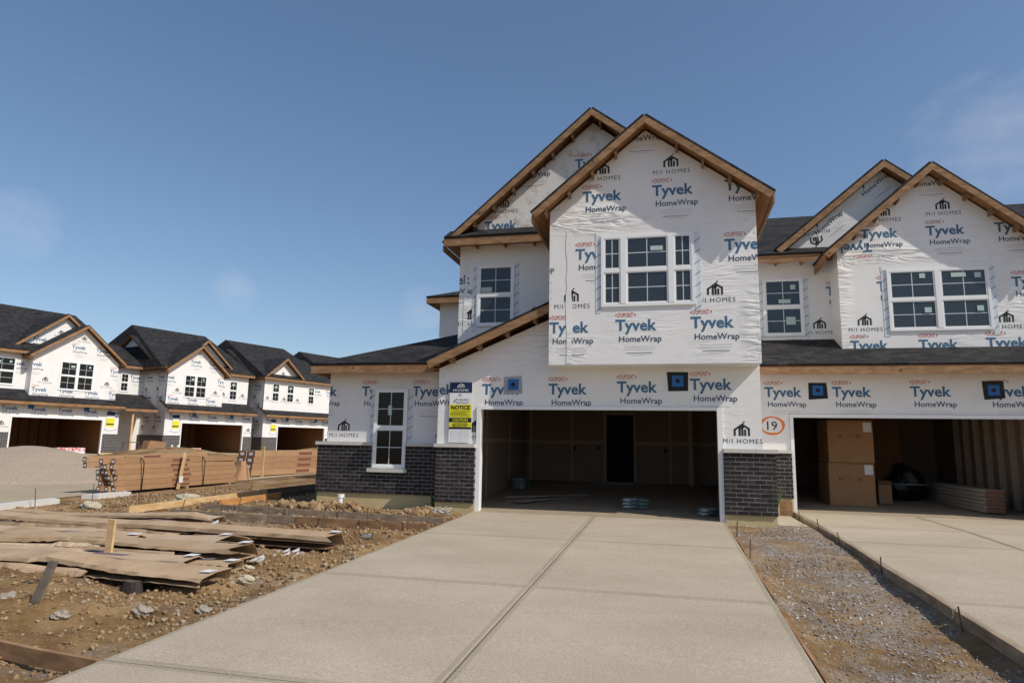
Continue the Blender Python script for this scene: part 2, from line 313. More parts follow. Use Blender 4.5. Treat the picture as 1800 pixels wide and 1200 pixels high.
class Print:
    """flat ink collected in wall coordinates (u, z); then clipped to the wall outline"""
    def __init__(s): s.items = []; s.k = 0
    def add(s, vf, u, z, m, rot=0):
        v, f = vf; c, sn = math.cos(rot), math.sin(rot)
        s.items.append((v @ np.array([[c, sn], [-sn, c]]) + np.array([u, z]), f, m, s.k))
    def quad(s, u0, u1, z0, z1, m): s.items.append((np.array([(u0,z0),(u1,z0),(u1,z1),(u0,z1)]), [(0,1,2,3)], m, s.k))
    def poly(s, pts, m): s.items.append((np.array(pts, float), [tuple(range(len(pts)))], m, s.k))
    def tyvek(s, u, z, rot=0, k=1.0, ink=0, low=True):
        c, sn = math.cos(rot), math.sin(rot); s.k += 1
        def at(dx, dz): return u+(dx*c-dz*sn)*k, z+(dx*sn+dz*c)*k
        s.add(text2d('Tyvek', width=.80*k, height=.30*k, bold=.025), *at(0, 0), ink, rot)
        s.add(text2d('HomeWrap', width=.82*k, bold=.012), *at(.08, -.26), 1, rot)
        s.add(text2d('DUPONT', width=.30*k, height=.095*k, bold=.006), *at(-.20, .24), 2, rot)
        for sg in (-1, 1):
            v = np.array([(0, -.035), (.03*sg, 0), (0, .035)])*k
            s.add((v, [(0,1,2)]), *at(-.20+sg*.175, .24), 2, rot)
        if low:
            for dz, w, mm in ((-.40, .60, 4), (-.45, .62, 4), (-.52, .50, 5), (-.56, .30, 4)):
                x0, z0 = at(.06-w/2, dz); x1, z1 = at(.06+w/2, dz); t = .0035*k if mm == 4 else .006*k
                s.poly([(x0+sn*t, z0-c*t), (x1+sn*t, z1-c*t), (x1-sn*t, z1+c*t), (x0-sn*t, z0+c*t)], mm)
    def seam(s, u0, z0, u1, z1):
        s.k += 1; r_ = random.Random(int(u0*91+z0*37)); L = math.hypot(u1-u0, z1-z0); n = int(L/.045)
        for i in range(n):
            if r_.random() < .45: continue
            t = i/n; u = u0+(u1-u0)*t+r_.uniform(-.012, .012); z = z0+(z1-z0)*t+r_.uniform(-.012, .012); a_ = r_.uniform(0, 3.1); l = r_.uniform(.006, .02)
            c, sn = math.cos(a_)*l, math.sin(a_)*l; w = .0025
            s.poly([(u-c-sn*.15, z-sn+c*.15), (u+c-sn*.15, z+sn+c*.15), (u+c+sn*.15, z+sn-c*.15), (u-c+sn*.15, z-sn-c*.15)], 4 if r_.random() < .6 else 3)
    def homes(s, u, z, rot=0, k=1.0):
        c, sn = math.cos(rot), math.sin(rot); s.k += 1
        def at(dx, dz): return u+(dx*c-dz*sn)*k, z+(dx*sn+dz*c)*k
        s.add(text2d('M/I HOMES', width=.72*k, bold=-.006, spacing=1.2), *at(0, -.20), 3, rot)
        def st(x0, z0, x1, z1, w=.018):
            d = math.hypot(x1-x0, z1-z0); nx, nz_ = -(z1-z0)/d*w, (x1-x0)/d*w
            s.poly([at(x0+nx, z0+nz_), at(x1+nx, z1+nz_), at(x1-nx, z1-nz_), at(x0-nx, z0-nz_)], 3)
        st(-.14, -.10, -.14, .02); st(-.15, .01, .02, .13); st(-.01, .12, .13, .03); st(.12, .04, .12, -.10)
        st(-.05, -.10, -.05, .04); st(.0, -.10, .0, .07); st(.05, -.10, .05, .02); st(-.06, .045, .03, .075); st(.02, .15, .045, .17, .014)
    def build(s, name, parent, outline, mapf, clip_rects=()):
        for kk in sorted(set(q[3] for q in s.items)): s.build1(name, parent, outline, mapf, [q[:3] for q in s.items if q[3] == kk])
    def build1(s, name, parent, outline, mapf, items):
        bm = bmesh.new()
        for v, f, m in items:
            vs_ = [bm.verts.new((p[0], p[1], 0)) for p in v]
            for q in f:
                try: bm.faces.new([vs_[i] for i in q]).material_index = m
                except ValueError: pass
        k = len(outline); cx = sum(p[0] for p in outline)/k; cz = sum(p[1] for p in outline)/k
        for i in range(k):
            a, b = outline[i], outline[(i+1) % k]
            nx, nz_ = (b[1]-a[1]), -(b[0]-a[0])
            if (cx-a[0])*nx + (cz-a[1])*nz_ > 0: nx, nz_ = -nx, -nz_
            bmesh.ops.bisect_plane(bm, geom=bm.verts[:]+bm.edges[:]+bm.faces[:], plane_co=(a[0], a[1], 0), plane_no=(nx, nz_, 0), clear_outer=True)
        if not bm.faces: bm.free(); return None
        for v in bm.verts: v.co = Vector(mapf(v.co.x, v.co.y))
        me = bpy.data.meshes.new(name); bm.to_mesh(me); bm.free()
        for q in (INK_BLUE, INK_NAVY, INK_RED, INK_BLACK, INK_GREY, INK_MID): me.materials.append(q)
        return put(name, me, parent)

def front_wall(h, poly, y, th=.14, m=None, tyv=(), homes=(), name='wall', extra=None, k=1.0):
    """wall facing -y with outline poly [(x,z)...]; prints listed by centre"""
    g = G().prism([(x, y, z) for x, z in poly], (0, th, 0)); w = part(name, g, m or WRAP, h)
    if tyv or homes or extra:
        p = Print()
        for t in tyv: p.tyvek(*t[:2], rot=t[2] if len(t) > 2 else 0, k=k)
        for t in homes: p.homes(*t[:2], rot=t[2] if len(t) > 2 else 0, k=k)
        if extra: extra(p)
        p.build('wrap_print', w, poly, lambda u, z: (u, y-.004, z))
    return w
def side_wall(h, x, poly, th=.14, m=None, tyv=(), homes=(), name='side_wall', k=1.0):
    """wall in plane x facing -x, outline [(y,z)...]"""
    g = G().prism([(x, y, z) for y, z in poly], (th, 0, 0)); w = part(name, g, m or WRAP, h)
    if tyv or homes:
        p = Print()
        for t in tyv: p.tyvek(-t[0], t[1], k=k)
        for t in homes: p.homes(-t[0], t[1], k=k)
        p.build('wrap_print', w, [(-y, z) for y, z in poly], lambda u, z: (x-.004, -u, z))
    return w

def roof_face(h, pts, th=.05, name='roof', udir=None):
    """roof plane: pts[0]->pts[1] is the eave. deck (wood) below, shingles above"""
    p = [Vector(q) for q in pts]; e = (p[1]-p[0]).normalized(); n = (p[1]-p[0]).cross(p[-1]-p[0]).normalized()
    if n.z < 0: n = -n
    v = n.cross(e)
    if v.z < 0: v = -v
    uv = [((q-p[0]).dot(e)+50, (q-p[0]).dot(v)+50) for q in p]
    g = G(); k = len(p)
    top = [q + n*.05 for q in p]
    g.face(top, 0, uv)
    for i in range(k):
        j = (i+1) % k; g.face([p[i]-n*.0, p[j]-n*.0, top[j], top[i]], 0, [uv[i], uv[j], uv[j], uv[i]])
    r = part(name, g, SHING, h, fix=False)
    d = G().prism([q-n*.001 for q in p], -n*th, 0); part('roof_deck', d, OSB, r)
    return r

def lookouts(h, a, b, y0, y1, spacing=.62, n0=.35):
    a = Vector(a); b = Vector(b); L = (b-a).length; d = (b-a)/L; t = n0
    while t < L-.2:
        c = a+d*t; part('lookout', G().box(c.x-.02, c.x+.02, y0+.045, y1-.002, c.z-.24, c.z-.10), WOODX, h); t += spacing
def gable_roof(h, xc, za, xl, zl, xr, zr, y0, y1, wall_y, look=True, board=.125, name='gable_roof', wood=None):
    """front gable: apex (xc,za), tips (xl,zl),(xr,zr) on the top surface; y0 front edge, y1 back"""
    A0, A1 = (xc, y0, za), (xc, y1, za)
    for (xt, zt) in ((xl, zl), (xr, zr)):
        r = roof_face(h, [(xt, y0, zt), (xt, y1, zt), A1, A0], name='roof')
        d = Vector((xc-xt, 0, za-zt)).normalized(); nn = Vector((-d.z, 0, d.x)); nn = nn if nn.z > 0 else -nn
        off = -nn*(board/2+.02)
        poly = [Vector((xt, y0-.002, zt))-nn*.015, Vector((xc, y0-.002, za))-Vector((0, 0, .015/abs(nn.z)))]
        poly += [Vector((xc, y0-.002, za))-Vector((0, 0, (board+.015)/abs(nn.z))), Vector((xt, y0-.002, zt))-nn*(board+.015)]
        part('rake_board', G().prism(poly, (0, -.038, 0)), wood or WOODX, h)
        # eave fascia along the side
        part('eave_board', G().box(min(xt, xt+.038*(1 if xt < xc else -1)), max(xt, xt+.038*(1 if xt < xc else -1)), y0+.002, y1, zt-.2, zt-.055), wood or WOODX, h)
        if look: lookouts(h, (xt, 0, zt), (xc, 0, za), y0, wall_y)

def window(h, x0, x1, z0, z1, y, units=1, widths=None, near=True, stickers=(), tape=True, name='window', label=None, glass=None, grid=(2, 2), deep=.035):
    """double-hung window(s) in a wall facing -y"""
    g = G(); fr = .055 if near else .06
    yf, yb = y-deep, y-.001
    tot = x1-x0; ws = widths or [1/units]*units
    g.box(x0, x1, yf, yb, z0, z0+fr); g.box(x0, x1, yf, yb, z1-fr, z1)
    g.box(x0, x0+fr, yf, yb, z0+fr, z1-fr); g.box(x1-fr, x1, yf, yb, z0+fr, z1-fr)
    xs = [x0]
    for w in ws: xs.append(xs[-1]+w*tot)
    for x in xs[1:-1]: g.box(x-.055, x+.055, yf-.004, yb, z0+fr, z1-fr)
    panes = []; gm = G(); zm = (z0+z1)/2
    for i in range(len(ws)):
        a = xs[i]+(fr if i == 0 else .055); b = xs[i+1]-(fr if i == len(ws)-1 else .055)
        g.box(a, b, yf+.002, yb, zm-.03, zm+.03)                         # meeting rail
        s = .035
        for (c, d_, dy) in ((z0+fr, zm-.03, .006), (zm+.03, z1-fr, 0.0)):  # sashes
            g.box(a, a+s, yf+.008+dy, yb, c, d_); g.box(b-s, b, yf+.008+dy, yb, c, d_); g.box(a+s, b-s, yf+.008+dy, yb, c, c+s); g.box(a+s, b-s, yf+.008+dy, yb, d_-s*.6, d_)
            A, B, C, D_ = a+s, b-s, c+s, d_-s*.6; yg = yf+.020+dy
            cols, rows = grid
            for ci in range(cols):
                for ri in range(rows):
                    pa, pb = A+(B-A)*ci/cols, A+(B-A)*(ci+1)/cols; pc, pd = C+(D_-C)*ri/rows, C+(D_-C)*(ri+1)/rows
                    panes.append((pa+.007*(ci > 0), pb-.007*(ci < cols-1), pc+.007*(ri > 0), pd-.007*(ri < rows-1), yg))
            for ci in range(1, cols): xx = A+(B-A)*ci/cols; gm.box(xx-.008, xx+.008, yg-.003, yg+.008, C, D_)
            for ri in range(1, rows): zz = C+(D_-C)*ri/rows; gm.box(A, B, yg-.002, yg+.008, zz-.008, zz+.008)
    w = part(name, g, VINYL, h, label)
    part('muntin_grid', gm, MUNT, w)
    if near:
        for (a, b, c, d_, yg) in panes: part('pane', G().box(a, b, yg, yg+.006, c, d_), glass or GLASS, w)
    else:
        gg = G()
        for (a, b, c, d_, yg) in panes: gg.box(a, b, yg, yg+.006, c, d_)
        part('glazing', gg, GLASSD, w)
    for (sx, sz, sw, sh) in stickers:
        part('sticker', G().box(sx, sx+sw, yf+.006, yf+.012, sz, sz+sh), STICKER, w)
    if tape:
        tw = .11
        part('flashing_tape', G().box(x0-tw, x0-.003, y-.007, y-.001, z0-.12, z1+.10), TAPE, w)
        part('flashing_tape', G().box(x1+.003, x1+tw, y-.007, y-.001, z0-.12, z1+.10), TAPE, w)
        part('head_flashing', G().box(x0-tw, x1+tw, y-.010, y-.0075, z1+.002, z1+.10), WRAP, w)
    return w

BW, BH, BJ, CH = .205, .068, .011, .079
_bm = {}
def brick_mesh(L, i):
    key = (round(L, 3), i)
    if key not in _bm:
        g = G(); c = .004
        g.box(0, L, 0, .09, 0, BH); me = g.mesh('brick', BRICK[i])
        bm = bmesh.new(); bm.from_mesh(me); bmesh.ops.bevel(bm, geom=[e for e in bm.edges if all(v.co.y < .01 for v in e.verts)], offset=c, segments=1, affect='EDGES'); bm.to_mesh(me); bm.free()
        _bm[key] = me
    return _bm[key]
def brick_front(h, x0, x1, z0, z1, yface, holes=()):
    """bricks one by one in front of a mortar bed; yface = brick face"""
    n = int((z1-z0)/CH); ch = (z1-z0)/n
    g = G()
    rects = [(x0, x1, z0, z1)]
    for (hx0, hx1, hz0, hz1) in holes:
        rects = [(x0, hx0, z0, z1), (hx1, x1, z0, z1), (hx0, hx1, z0, hz0)]
    for q in rects: g.box(q[0], q[1], yface+.005, yface+.1, q[2], q[3])
    ven = part('brick_veneer', g, MORTAR, h)
    for r in range(n):
        z = z0+r*ch+.005; x = x0-(.108 if r % 2 else 0)
        while x < x1-.02:
            a = max(x, x0); b = min(x+BW, x1)
            segs = [(a, b)]
            for (hx0, hx1, hz0, hz1) in holes:
                if z+BH > hz0 and z < hz1:
                    ns = []
                    for (p, q) in segs:
                        if q <= hx0 or p >= hx1: ns.append((p, q))
                        else:
                            if p < hx0: ns.append((p, hx0))
                            if q > hx1: ns.append((hx1, q))
                    segs = ns
            for (p, q) in segs:
                if q-p > .03:
                    L = round((q-p)/.02)*.02 if q-p < BW-.001 else BW
                    o = put('brick', brick_mesh(min(L, q-p+.004), random.choice([0, 0, 1, 1, 2])), ven, (p, yface+random.uniform(-.002, .002), z+random.uniform(-.001, .001)))
            x += BW+BJ
    return ven

def brick_plain(h, boxes, name='brick_veneer'):
    g = G()
    for b in boxes: g.box(*b)
    return part(name, g, BRFAR, h)

# ================================================================== ground
S = 0.0192
_NT = {}
def vnoise(x, y, seed):
    if seed not in _NT: _NT[seed] = np.random.default_rng(seed).random((256, 256))
    T = _NT[seed]
    xi = np.floor(x).astype(int); yi = np.floor(y).astype(int); fx = x-xi; fy = y-yi
    fx = fx*fx*(3-2*fx); fy = fy*fy*(3-2*fy); a = xi & 255; b = yi & 255; a1 = (xi+1) & 255; b1 = (yi+1) & 255
    return (T[a, b]*(1-fx)+T[a1, b]*fx)*(1-fy)+(T[a, b1]*(1-fx)+T[a1, b1]*fx)*fy
def fbm(x, y, seed, oct=5, k=.5):
    s = 0; a = 1; t = 0
    for i in range(oct): s = s+a*vnoise(x*2**i, y*2**i, seed+i); t += a; a *= k
    return s/t
def sstep(a, b, x): t = np.clip((x-a)/(b-a), 0, 1); return t*t*(3-2*t)
def ground_z(x, y):
    x = np.asarray(x, float); y = np.asarray(y, float)
    base = np.where(y < 0, S*y, .008*np.clip(y, 0, 45))-.07
    rough = (fbm(x*1.1, y*1.1, 3, 6, .62)-.5)*.30 + (fbm(x*.35+9, y*.35, 11, 3)-.5)*.28
    left = sstep(.05, -.5, x)*sstep(-9.3, -8.6, x)              # dirt yard left of the drive
    gap = sstep(4.95, 5.2, x)*sstep(6.6, 6.4, x)                # gravel strip between the drives
    far = sstep(-15.5, -18, x)
    z = base + rough*(left*(.95-.55*sstep(-3.2, -2.4, y)) + gap*.30 + far*.9) + (fbm(x*7, y*7, 31, 3)-.5)*.05*(left+gap*.6)
    # dirt heap by the left wing, dip next to slabs
    z = z + .16*np.exp(-((x+3.3)**2/1.4+(y+.35)**2/.12))*left
    z = z - .10*gap*sstep(-1, -6, y)
    slab = ((x > -.0) & (x < 4.9) & (y < .2)) | ((x > 6.6) & (x < 11.5) & (y < 2.8))
    z = np.where(slab, base-.12, z)
    z = np.where((x < -9.6) & (x > -15.2), base+.02, z)
    return np.where((y > .6) & (x > -3.7), -.12, z)
def axis(lo, hi, step, outer, n=26):
    a = np.arange(lo, hi+1e-6, step); g = np.geomspace(step, outer, n)
    return np.concatenate([lo-np.cumsum(g)[::-1], a, hi+np.cumsum(g)])
gx = axis(-10.5, 7.2, .07, 420); gy = axis(-13.2, 2.6, .07, 420)
GX, GY = np.meshgrid(gx, gy); GZ = ground_z(GX, GY)
nx_, ny_ = len(gx), len(gy)
me = bpy.data.meshes.new('ground')
idx = np.arange(nx_*ny_).reshape(ny_, nx_)
quads = np.stack([idx[:-1, :-1], idx[:-1, 1:], idx[1:, 1:], idx[1:, :-1]], -1).reshape(-1, 4)
me.from_pydata(np.stack([GX, GY, GZ], -1).reshape(-1, 3).tolist(), [], quads.tolist())
me.polygons.foreach_set('use_smooth', [True]*len(me.polygons))
def ground_mat():
    m = bpy.data.materials.new('clay_soil'); m.use_nodes = True; n = m.node_tree; b = n.nodes['Principled BSDF']
    t = n.nodes.new('ShaderNodeTexCoord')
    def N(sc, det=8, ro=.65):
        q = n.nodes.new('ShaderNodeTexNoise'); q.inputs['Scale'].default_value = sc; q.inputs['Detail'].default_value = det; q.inputs['Roughness'].default_value = ro
        n.links.new(t.outputs['Object'], q.inputs['Vector']); return q
    a = N(1.3); r = n.nodes.new('ShaderNodeValToRGB')
    e = r.color_ramp.elements; e[0].position = .33; e[0].color = (.125, .07, .028, 1); e[1].position = .68; e[1].color = (.42, .285, .145, 1)
    q = e.new(.5); q.color = (.255, .155, .07, 1)
    n.links.new(a.outputs['Fac'], r.inputs['Fac'])
    # pale crushed limestone scattered in the soil; nearly all limestone on the strip between the drives
    f = N(22, 4); v = n.nodes.new('ShaderNodeTexVoronoi'); v.inputs['Scale'].default_value = 34; n.links.new(t.outputs['Object'], v.inputs['Vector'])
    vr = n.nodes.new('ShaderNodeValToRGB'); vr.color_ramp.elements[0].color = (.16, .14, .12, 1); vr.color_ramp.elements[1].color = (.47, .44, .40, 1)
    n.links.new(v.outputs['Color'], vr.inputs['Fac'])
    sx = n.nodes.new('ShaderNodeSeparateXYZ'); n.links.new(t.outputs['Object'], sx.inputs['Vector'])
    gap = n.nodes.new('ShaderNodeMath'); gap.operation = 'GREATER_THAN'; gap.inputs[1].default_value = 4.5; n.links.new(sx.outputs['X'], gap.inputs[0])
    gm = n.nodes.new('ShaderNodeMath'); gm.operation = 'MULTIPLY_ADD'; gm.inputs[1].default_value = .15; gm.inputs[2].default_value = 0; n.links.new(gap.outputs[0], gm.inputs[0])
    big = N(.9, 4); ad = n.nodes.new('ShaderNodeMath'); ad.operation = 'ADD'; n.links.new(big.outputs['Fac'], ad.inputs[0]); n.links.new(gm.outputs[0], ad.inputs[1])
    k = n.nodes.new('ShaderNodeMapRange'); k.inputs['From Min'].default_value = .56; k.inputs['From Max'].default_value = .74; n.links.new(ad.outputs[0], k.inputs['Value'])
    k2 = n.nodes.new('ShaderNodeMath'); k2.operation = 'MULTIPLY'; n.links.new(k.outputs[0], k2.inputs[0])
    fr = n.nodes.new('ShaderNodeMapRange'); fr.inputs['From Min'].default_value = .38; fr.inputs['From Max'].default_value = .56; n.links.new(f.outputs['Fac'], fr.inputs['Value']); n.links.new(fr.outputs[0], k2.inputs[1])
    mx_ = n.nodes.new('ShaderNodeMixRGB'); n.links.new(k2.outputs[0], mx_.inputs['Fac']); n.links.new(r.outputs['Color'], mx_.inputs['Color1']); n.links.new(vr.outputs['Color'], mx_.inputs['Color2'])
    n.links.new(mx_.outputs['Color'], b.inputs['Base Color']); b.inputs['Roughness'].default_value = .95; b.inputs['Specular IOR Level'].default_value = .15
    h = N(16, 8, .75); bp = n.nodes.new('ShaderNodeBump'); bp.inputs['Strength'].default_value = .9; bp.inputs['Distance'].default_value = .05
    n.links.new(h.outputs['Fac'], bp.inputs['Height']); n.links.new(bp.outputs['Normal'], b.inputs['Normal'])
    return m
SOIL = ground_mat(); me.materials.append(SOIL)
struct(put('ground', me))

def concrete_mat(name, c1, c2):
    m = bpy.data.materials.new(name); m.use_nodes = True; n = m.node_tree; b = n.nodes['Principled BSDF']
    t = n.nodes.new('ShaderNodeTexCoord')
    def N(sc, det=6, ro=.6):
        q = n.nodes.new('ShaderNodeTexNoise'); q.inputs['Scale'].default_value = sc; q.inputs['Detail'].default_value = det; q.inputs['Roughness'].default_value = ro
        n.links.new(t.outputs['Object'], q.inputs['Vector']); return q
    a = N(.55, 8, .7); mpb = n.nodes.new('ShaderNodeMapping'); mpb.inputs['Scale'].default_value = (.8, 1.2, 1); n.links.new(t.outputs['Object'], mpb.inputs['Vector']); n.links.new(mpb.outputs['Vector'], a.inputs['Vector'])
    r = n.nodes.new('ShaderNodeValToRGB'); r.color_ramp.elements[0].position = .36; r.color_ramp.elements[1].position = .64
    r.color_ramp.elements[0].color = (*c1, 1); r.color_ramp.elements[1].color = (*c2, 1); n.links.new(a.outputs['Fac'], r.inputs['Fac'])
    f = N(55, 3, .7); fr = n.nodes.new('ShaderNodeMapRange'); fr.inputs['From Min'].default_value = .3; fr.inputs['From Max'].default_value = .7; fr.inputs['To Min'].default_value = .72; fr.inputs['To Max'].default_value = 1.15
    n.links.new(f.outputs['Fac'], fr.inputs['Value'])
    mm = n.nodes.new('ShaderNodeMixRGB'); mm.blend_type = 'MULTIPLY'; mm.inputs['Fac'].default_value = 1; n.links.new(r.outputs['Color'], mm.inputs['Color1']); n.links.new(fr.outputs[0], mm.inputs['Color2'])
    n.links.new(mm.outputs['Color'], b.inputs['Base Color']); b.inputs['Roughness'].default_value = .85; b.inputs['Specular IOR Level'].default_value = .25
    bp = n.nodes.new('ShaderNodeBump'); bp.inputs['Strength'].default_value = .35; bp.inputs['Distance'].default_value = .006
    n.links.new(f.outputs['Fac'], bp.inputs['Height']); n.links.new(bp.outputs['Normal'], b.inputs['Normal']); return m
CONC = concrete_mat('broom_concrete', (.385, .32, .235), (.46, .39, .295))
CONCE = concrete_mat('trowelled_edge', (.31, .262, .185), (.38, .325, .24))
ROADM = concrete_mat('dusty_road', (.36, .29, .19), (.42, .35, .24))

def driveway(x0, x1, y_top, joints, xmid, y_end, name):
    """slab panels between tooled joints; each has a smooth border and a broomed field"""
    root = bpy.data.objects.new(name, None); COL.objects.link(root); struct(root)
    ys = [y_top]+joints+[y_end]; xs = [x0, xmid, x1]
    zz = lambda y: S*min(y, 0)
    g = G()
    g.hexa([(x0, y_end, zz(y_end)-.16), (x1, y_end, zz(y_end)-.16), (x1, 0, -.16), (x0, 0, -.16), (x0, y_end, zz(y_end)-.015), (x1, y_end, zz(y_end)-.015), (x1, 0, -.015), (x0, 0, -.015)])
    if y_top > 0: g.box(x0, x1, .001, y_top, -.16, -.015)
    part('slab_base', g, mat('dark_joint_concrete', (.12, .10, .08), .95), root)  # darker concrete base that shows in the joints
    j = .008
    for i in range(len(ys)-1):
        for k in range(2):
            a, b = xs[k]+(j if k else 0), xs[k+1]-(j if k == 0 else 0); yt, yb = ys[i]-(j if i else 0), ys[i+1]+j
            segs = [(yt, yb)] if yt <= 0 or yb >= 0 else [(yt, 0), (0, yb)]
            for (p, q) in segs:
                g = G(); br = .055; e = .010
                def P3(x, y, dz=0): return (x, y, zz(y)+dz)
                o = [P3(a, q), P3(b, q), P3(b, p), P3(a, p)]; o0 = [P3(a, q, -.014), P3(b, q, -.014), P3(b, p, -.014), P3(a, p, -.014)]
                oi = [P3(a+e, q+e), P3(b-e, q+e), P3(b-e, p-e), P3(a+e, p-e)]; om = [P3(a, q, -.006), P3(b, q, -.006), P3(b, p, -.006), P3(a, p, -.006)]
                inn = [P3(a+br, q+br), P3(b-br, q+br), P3(b-br, p-br), P3(a+br, p-br)]
                for t in range(4):
                    u = (t+1) % 4
                    g.face([o0[t], o0[u], om[u], om[t]], 1); g.face([om[t], om[u], oi[u], oi[t]], 1); g.face([oi[t], oi[u], inn[u], inn[t]], 1)
                g.face(inn, 0)
                part('slab_panel', g, [CONC, CONCE], root, fix=False)
    return root
driveway(-.058, 4.916, 0.0, [-3.0, -6.2, -9.25], 2.43, -13.0, 'driveway')
driveway(6.60, 11.55, 2.60, [-1.8, -5.65, -9.5], 9.0, -13.0, 'driveway_right')

# road and kerb on the left
def strip(name, pts, z, m, kind='structure', th=.05):
    g = G().prism([(x, y, (S*y if y < 0 else .008*min(y, 45))+z) for x, y in pts], (0, 0, -th)); o = part(name, g, m); return struct(o, kind)
def road_sheet():
    g = G(); ys = [-40, -20, -10, -5, 0, 5, 10, 20, 32, 45, 70, 110]
    for a, b in zip(ys, ys[1:]):
        za = (S*a if a < 0 else .008*min(a, 45))-.035; zb = (S*b if b < 0 else .008*min(b, 45))-.035
        da, db = max(0, a)*.32, max(0, b)*.32
        g.face([(-17.5+da*.6, a, za), (-10.0+da*.0, a, za), (-10.0+db*.0, b, zb), (-17.5+db*.6, b, zb)], 0)
    o = part('road', g, ROADM, fix=False); return struct(o)
road_sheet()
for (y0, y1) in ((-4.6, -1.1), (-.35, .9)):
    g = G().prism([(-9.62, y0, S*y0-.10), (-9.25, y0+.1, S*y0-.10), (-9.25, y1-.15, S*min(y1, 0)-.10), (-9.62, y1, S*min(y1, 0)-.10)], (0, 0, .13))
    struct(part('kerb', g, mat('new_kerb_concrete', (.60, .58, .55), .85, (4, (.52, .50, .46)), (50, .2))))

# ================================================================== the near townhouse
H = thing('townhouse', 'near unfinished townhouse in white printed house wrap with tall twin gables and open garage', 'house')
# --- garage front
front_wall(H, [(-.92, -.05), (-.045, -.05), (-.045, 2.17), (-.92, 2.17)], 0, homes=[(-.08, 1.72)])
front_wall(H, [(4.925, -.05), (5.65, -.05), (5.65, 2.17), (4.925, 2.17)], 0, m=WRAPG, homes=[(5.29, 1.72)])
front_wall(H, [(-.92, 2.171), (5.65, 2.171), (5.65, 2.97), (-.92, 2.97)], 0, tyv=[(-.98, 2.49), (.46, 2.49), (1.89, 2.49), (3.30, 2.53), (4.73, 2.58)])
front_wall(H, [(-.92, 2.9705), (1.58, 2.9705), (1.58, 4.03), (-.92, 2.98)], 0, m=WRAPG)
part('side_wall', G().box(5.51, 5.649, .141, 6, -.05, 6.0), WRAP, H)
g = G().box(-.04, .05, -.035, .16, 0, 2.165).box(4.83, 4.92, -.035, .16, 0, 2.165).box(.051, 4.829, -.034, .16, 2.10, 2.166)
part('garage_trim', g, VINYL, H)
part('foundation', G().box(-.9, -.05, -.06, .14, -.3, .158), FOUND, H); part('foundation', G().box(4.925, 5.85, -.06, .14, -.3, .138), FOUND, H)
brick_front(H, -.90, -.045, .16, 1.295, -.10); brick_front(H, 4.925, 5.86, .14, 1.295, -.10)
part('stone_cap', G().box(-.94, -.042, -.145, -.001, 1.297, 1.37), STONE, H); part('stone_cap', G().box(4.922, 5.50, -.145, -.001, 1.297, 1.37).box(5.506, 5.90, -.146, -.001, 1.297, 1.37), STONE, H)
# --- garage interior
GS = .037
g = G(); g.hexa([(-.49, .0, -.1), (5.3, .0, -.1), (5.3, 7.3, -.1), (-.49, 7.3, -.1), (-.49, .0, .002), (5.3, .0, .002), (5.3, 7.3, 7.3*GS), (-.49, 7.3, 7.3*GS)])
part('garage_floor', g, GFLOOR, H)
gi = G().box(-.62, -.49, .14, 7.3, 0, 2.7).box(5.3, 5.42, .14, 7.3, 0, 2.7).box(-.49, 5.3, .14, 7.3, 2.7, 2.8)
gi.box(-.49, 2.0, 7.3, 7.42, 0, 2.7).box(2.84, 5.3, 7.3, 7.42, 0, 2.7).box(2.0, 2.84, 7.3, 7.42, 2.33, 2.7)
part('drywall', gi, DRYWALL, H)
gs = G().box(-.488, 2.0, 7.285, 7.299, 1.42, 1.52).box(2.9, 5.29, 7.285, 7.299, 1.42, 1.52).box(-.489, -.478, .2, 7.28, 1.42, 1.52)
for x in (-.42, .9, 3.9): gs.box(x, x+.07, 7.288, 7.299, .25, 2.7)
for y in (2.4, 4.8, 7.15): gs.box(-.489, -.480, y, y+.08, .1, 2.7)
part('joint_tape', gs, SEAMTAPE, H)
part('door_frame', G().box(1.92, 2.0, 7.22, 7.32, .3, 2.41).box(2.84, 2.92, 7.22, 7.32, .3, 2.41).box(2.001, 2.839, 7.22, 7.32, 2.33, 2.41), SEAMTAPE, H)
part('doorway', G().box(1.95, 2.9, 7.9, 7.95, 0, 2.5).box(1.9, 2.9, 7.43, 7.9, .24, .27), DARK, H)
part('post', G().box(4.45, 4.58, 6.7, 6.83, .2, 2.7), SEAMTAPE, H)
for x, z in ((.98, 1.22), (1.72, 1.25), (3.75, 1.2)): part('wall_outlet_box', G().box(x, x+.07, 7.27, 7.299, z, z+.11), DARK, H)
# --- left wing
front_wall(H, [(-3.79, .1), (-.921, .1), (-.921, 2.97), (-3.79, 2.97)], .5, tyv=[(-4.0, 2.49), (-2.57, 2.49), (-1.33, 2.49)], homes=[(-3.37, 1.72), (-.78, 1.72)])
side_wall(H, -3.79, [(.641, .1), (7, .1), (7, 2.97), (.641, 2.97)])
part('foundation', G().box(-3.93, -.93, .44, .64, -.3, .238).box(-3.93, -3.7, .641, 7, -.3, .238), FOUND, H)
brick_front(H, -3.96, -.91, .24, 1.295, .40, holes=[(-2.62, -1.80, .80, 1.5)])
part('stone_cap', G().box(-4.0, -3.3, .355, .499, 1.297, 1.37).box(-3.295, -2.62, .356, .499, 1.297, 1.37), STONE, H); part('stone_cap', G().box(-1.80, -.945, .355, .499, 1.297, 1.37), STONE, H)
part('window_sill', G().box(-2.68, -1.75, .33, .499, .715, .795), STONE, H)
brick_plain(H, [(-3.96, -3.87, .50, 7, .24, 1.295)])
window(H, -2.61, -1.81, .80, 2.57, .497, deep=.07, stickers=[(-2.27, 1.98, .09, .22)], label='tall white window standing on a stone sill', glass=GLASSD)
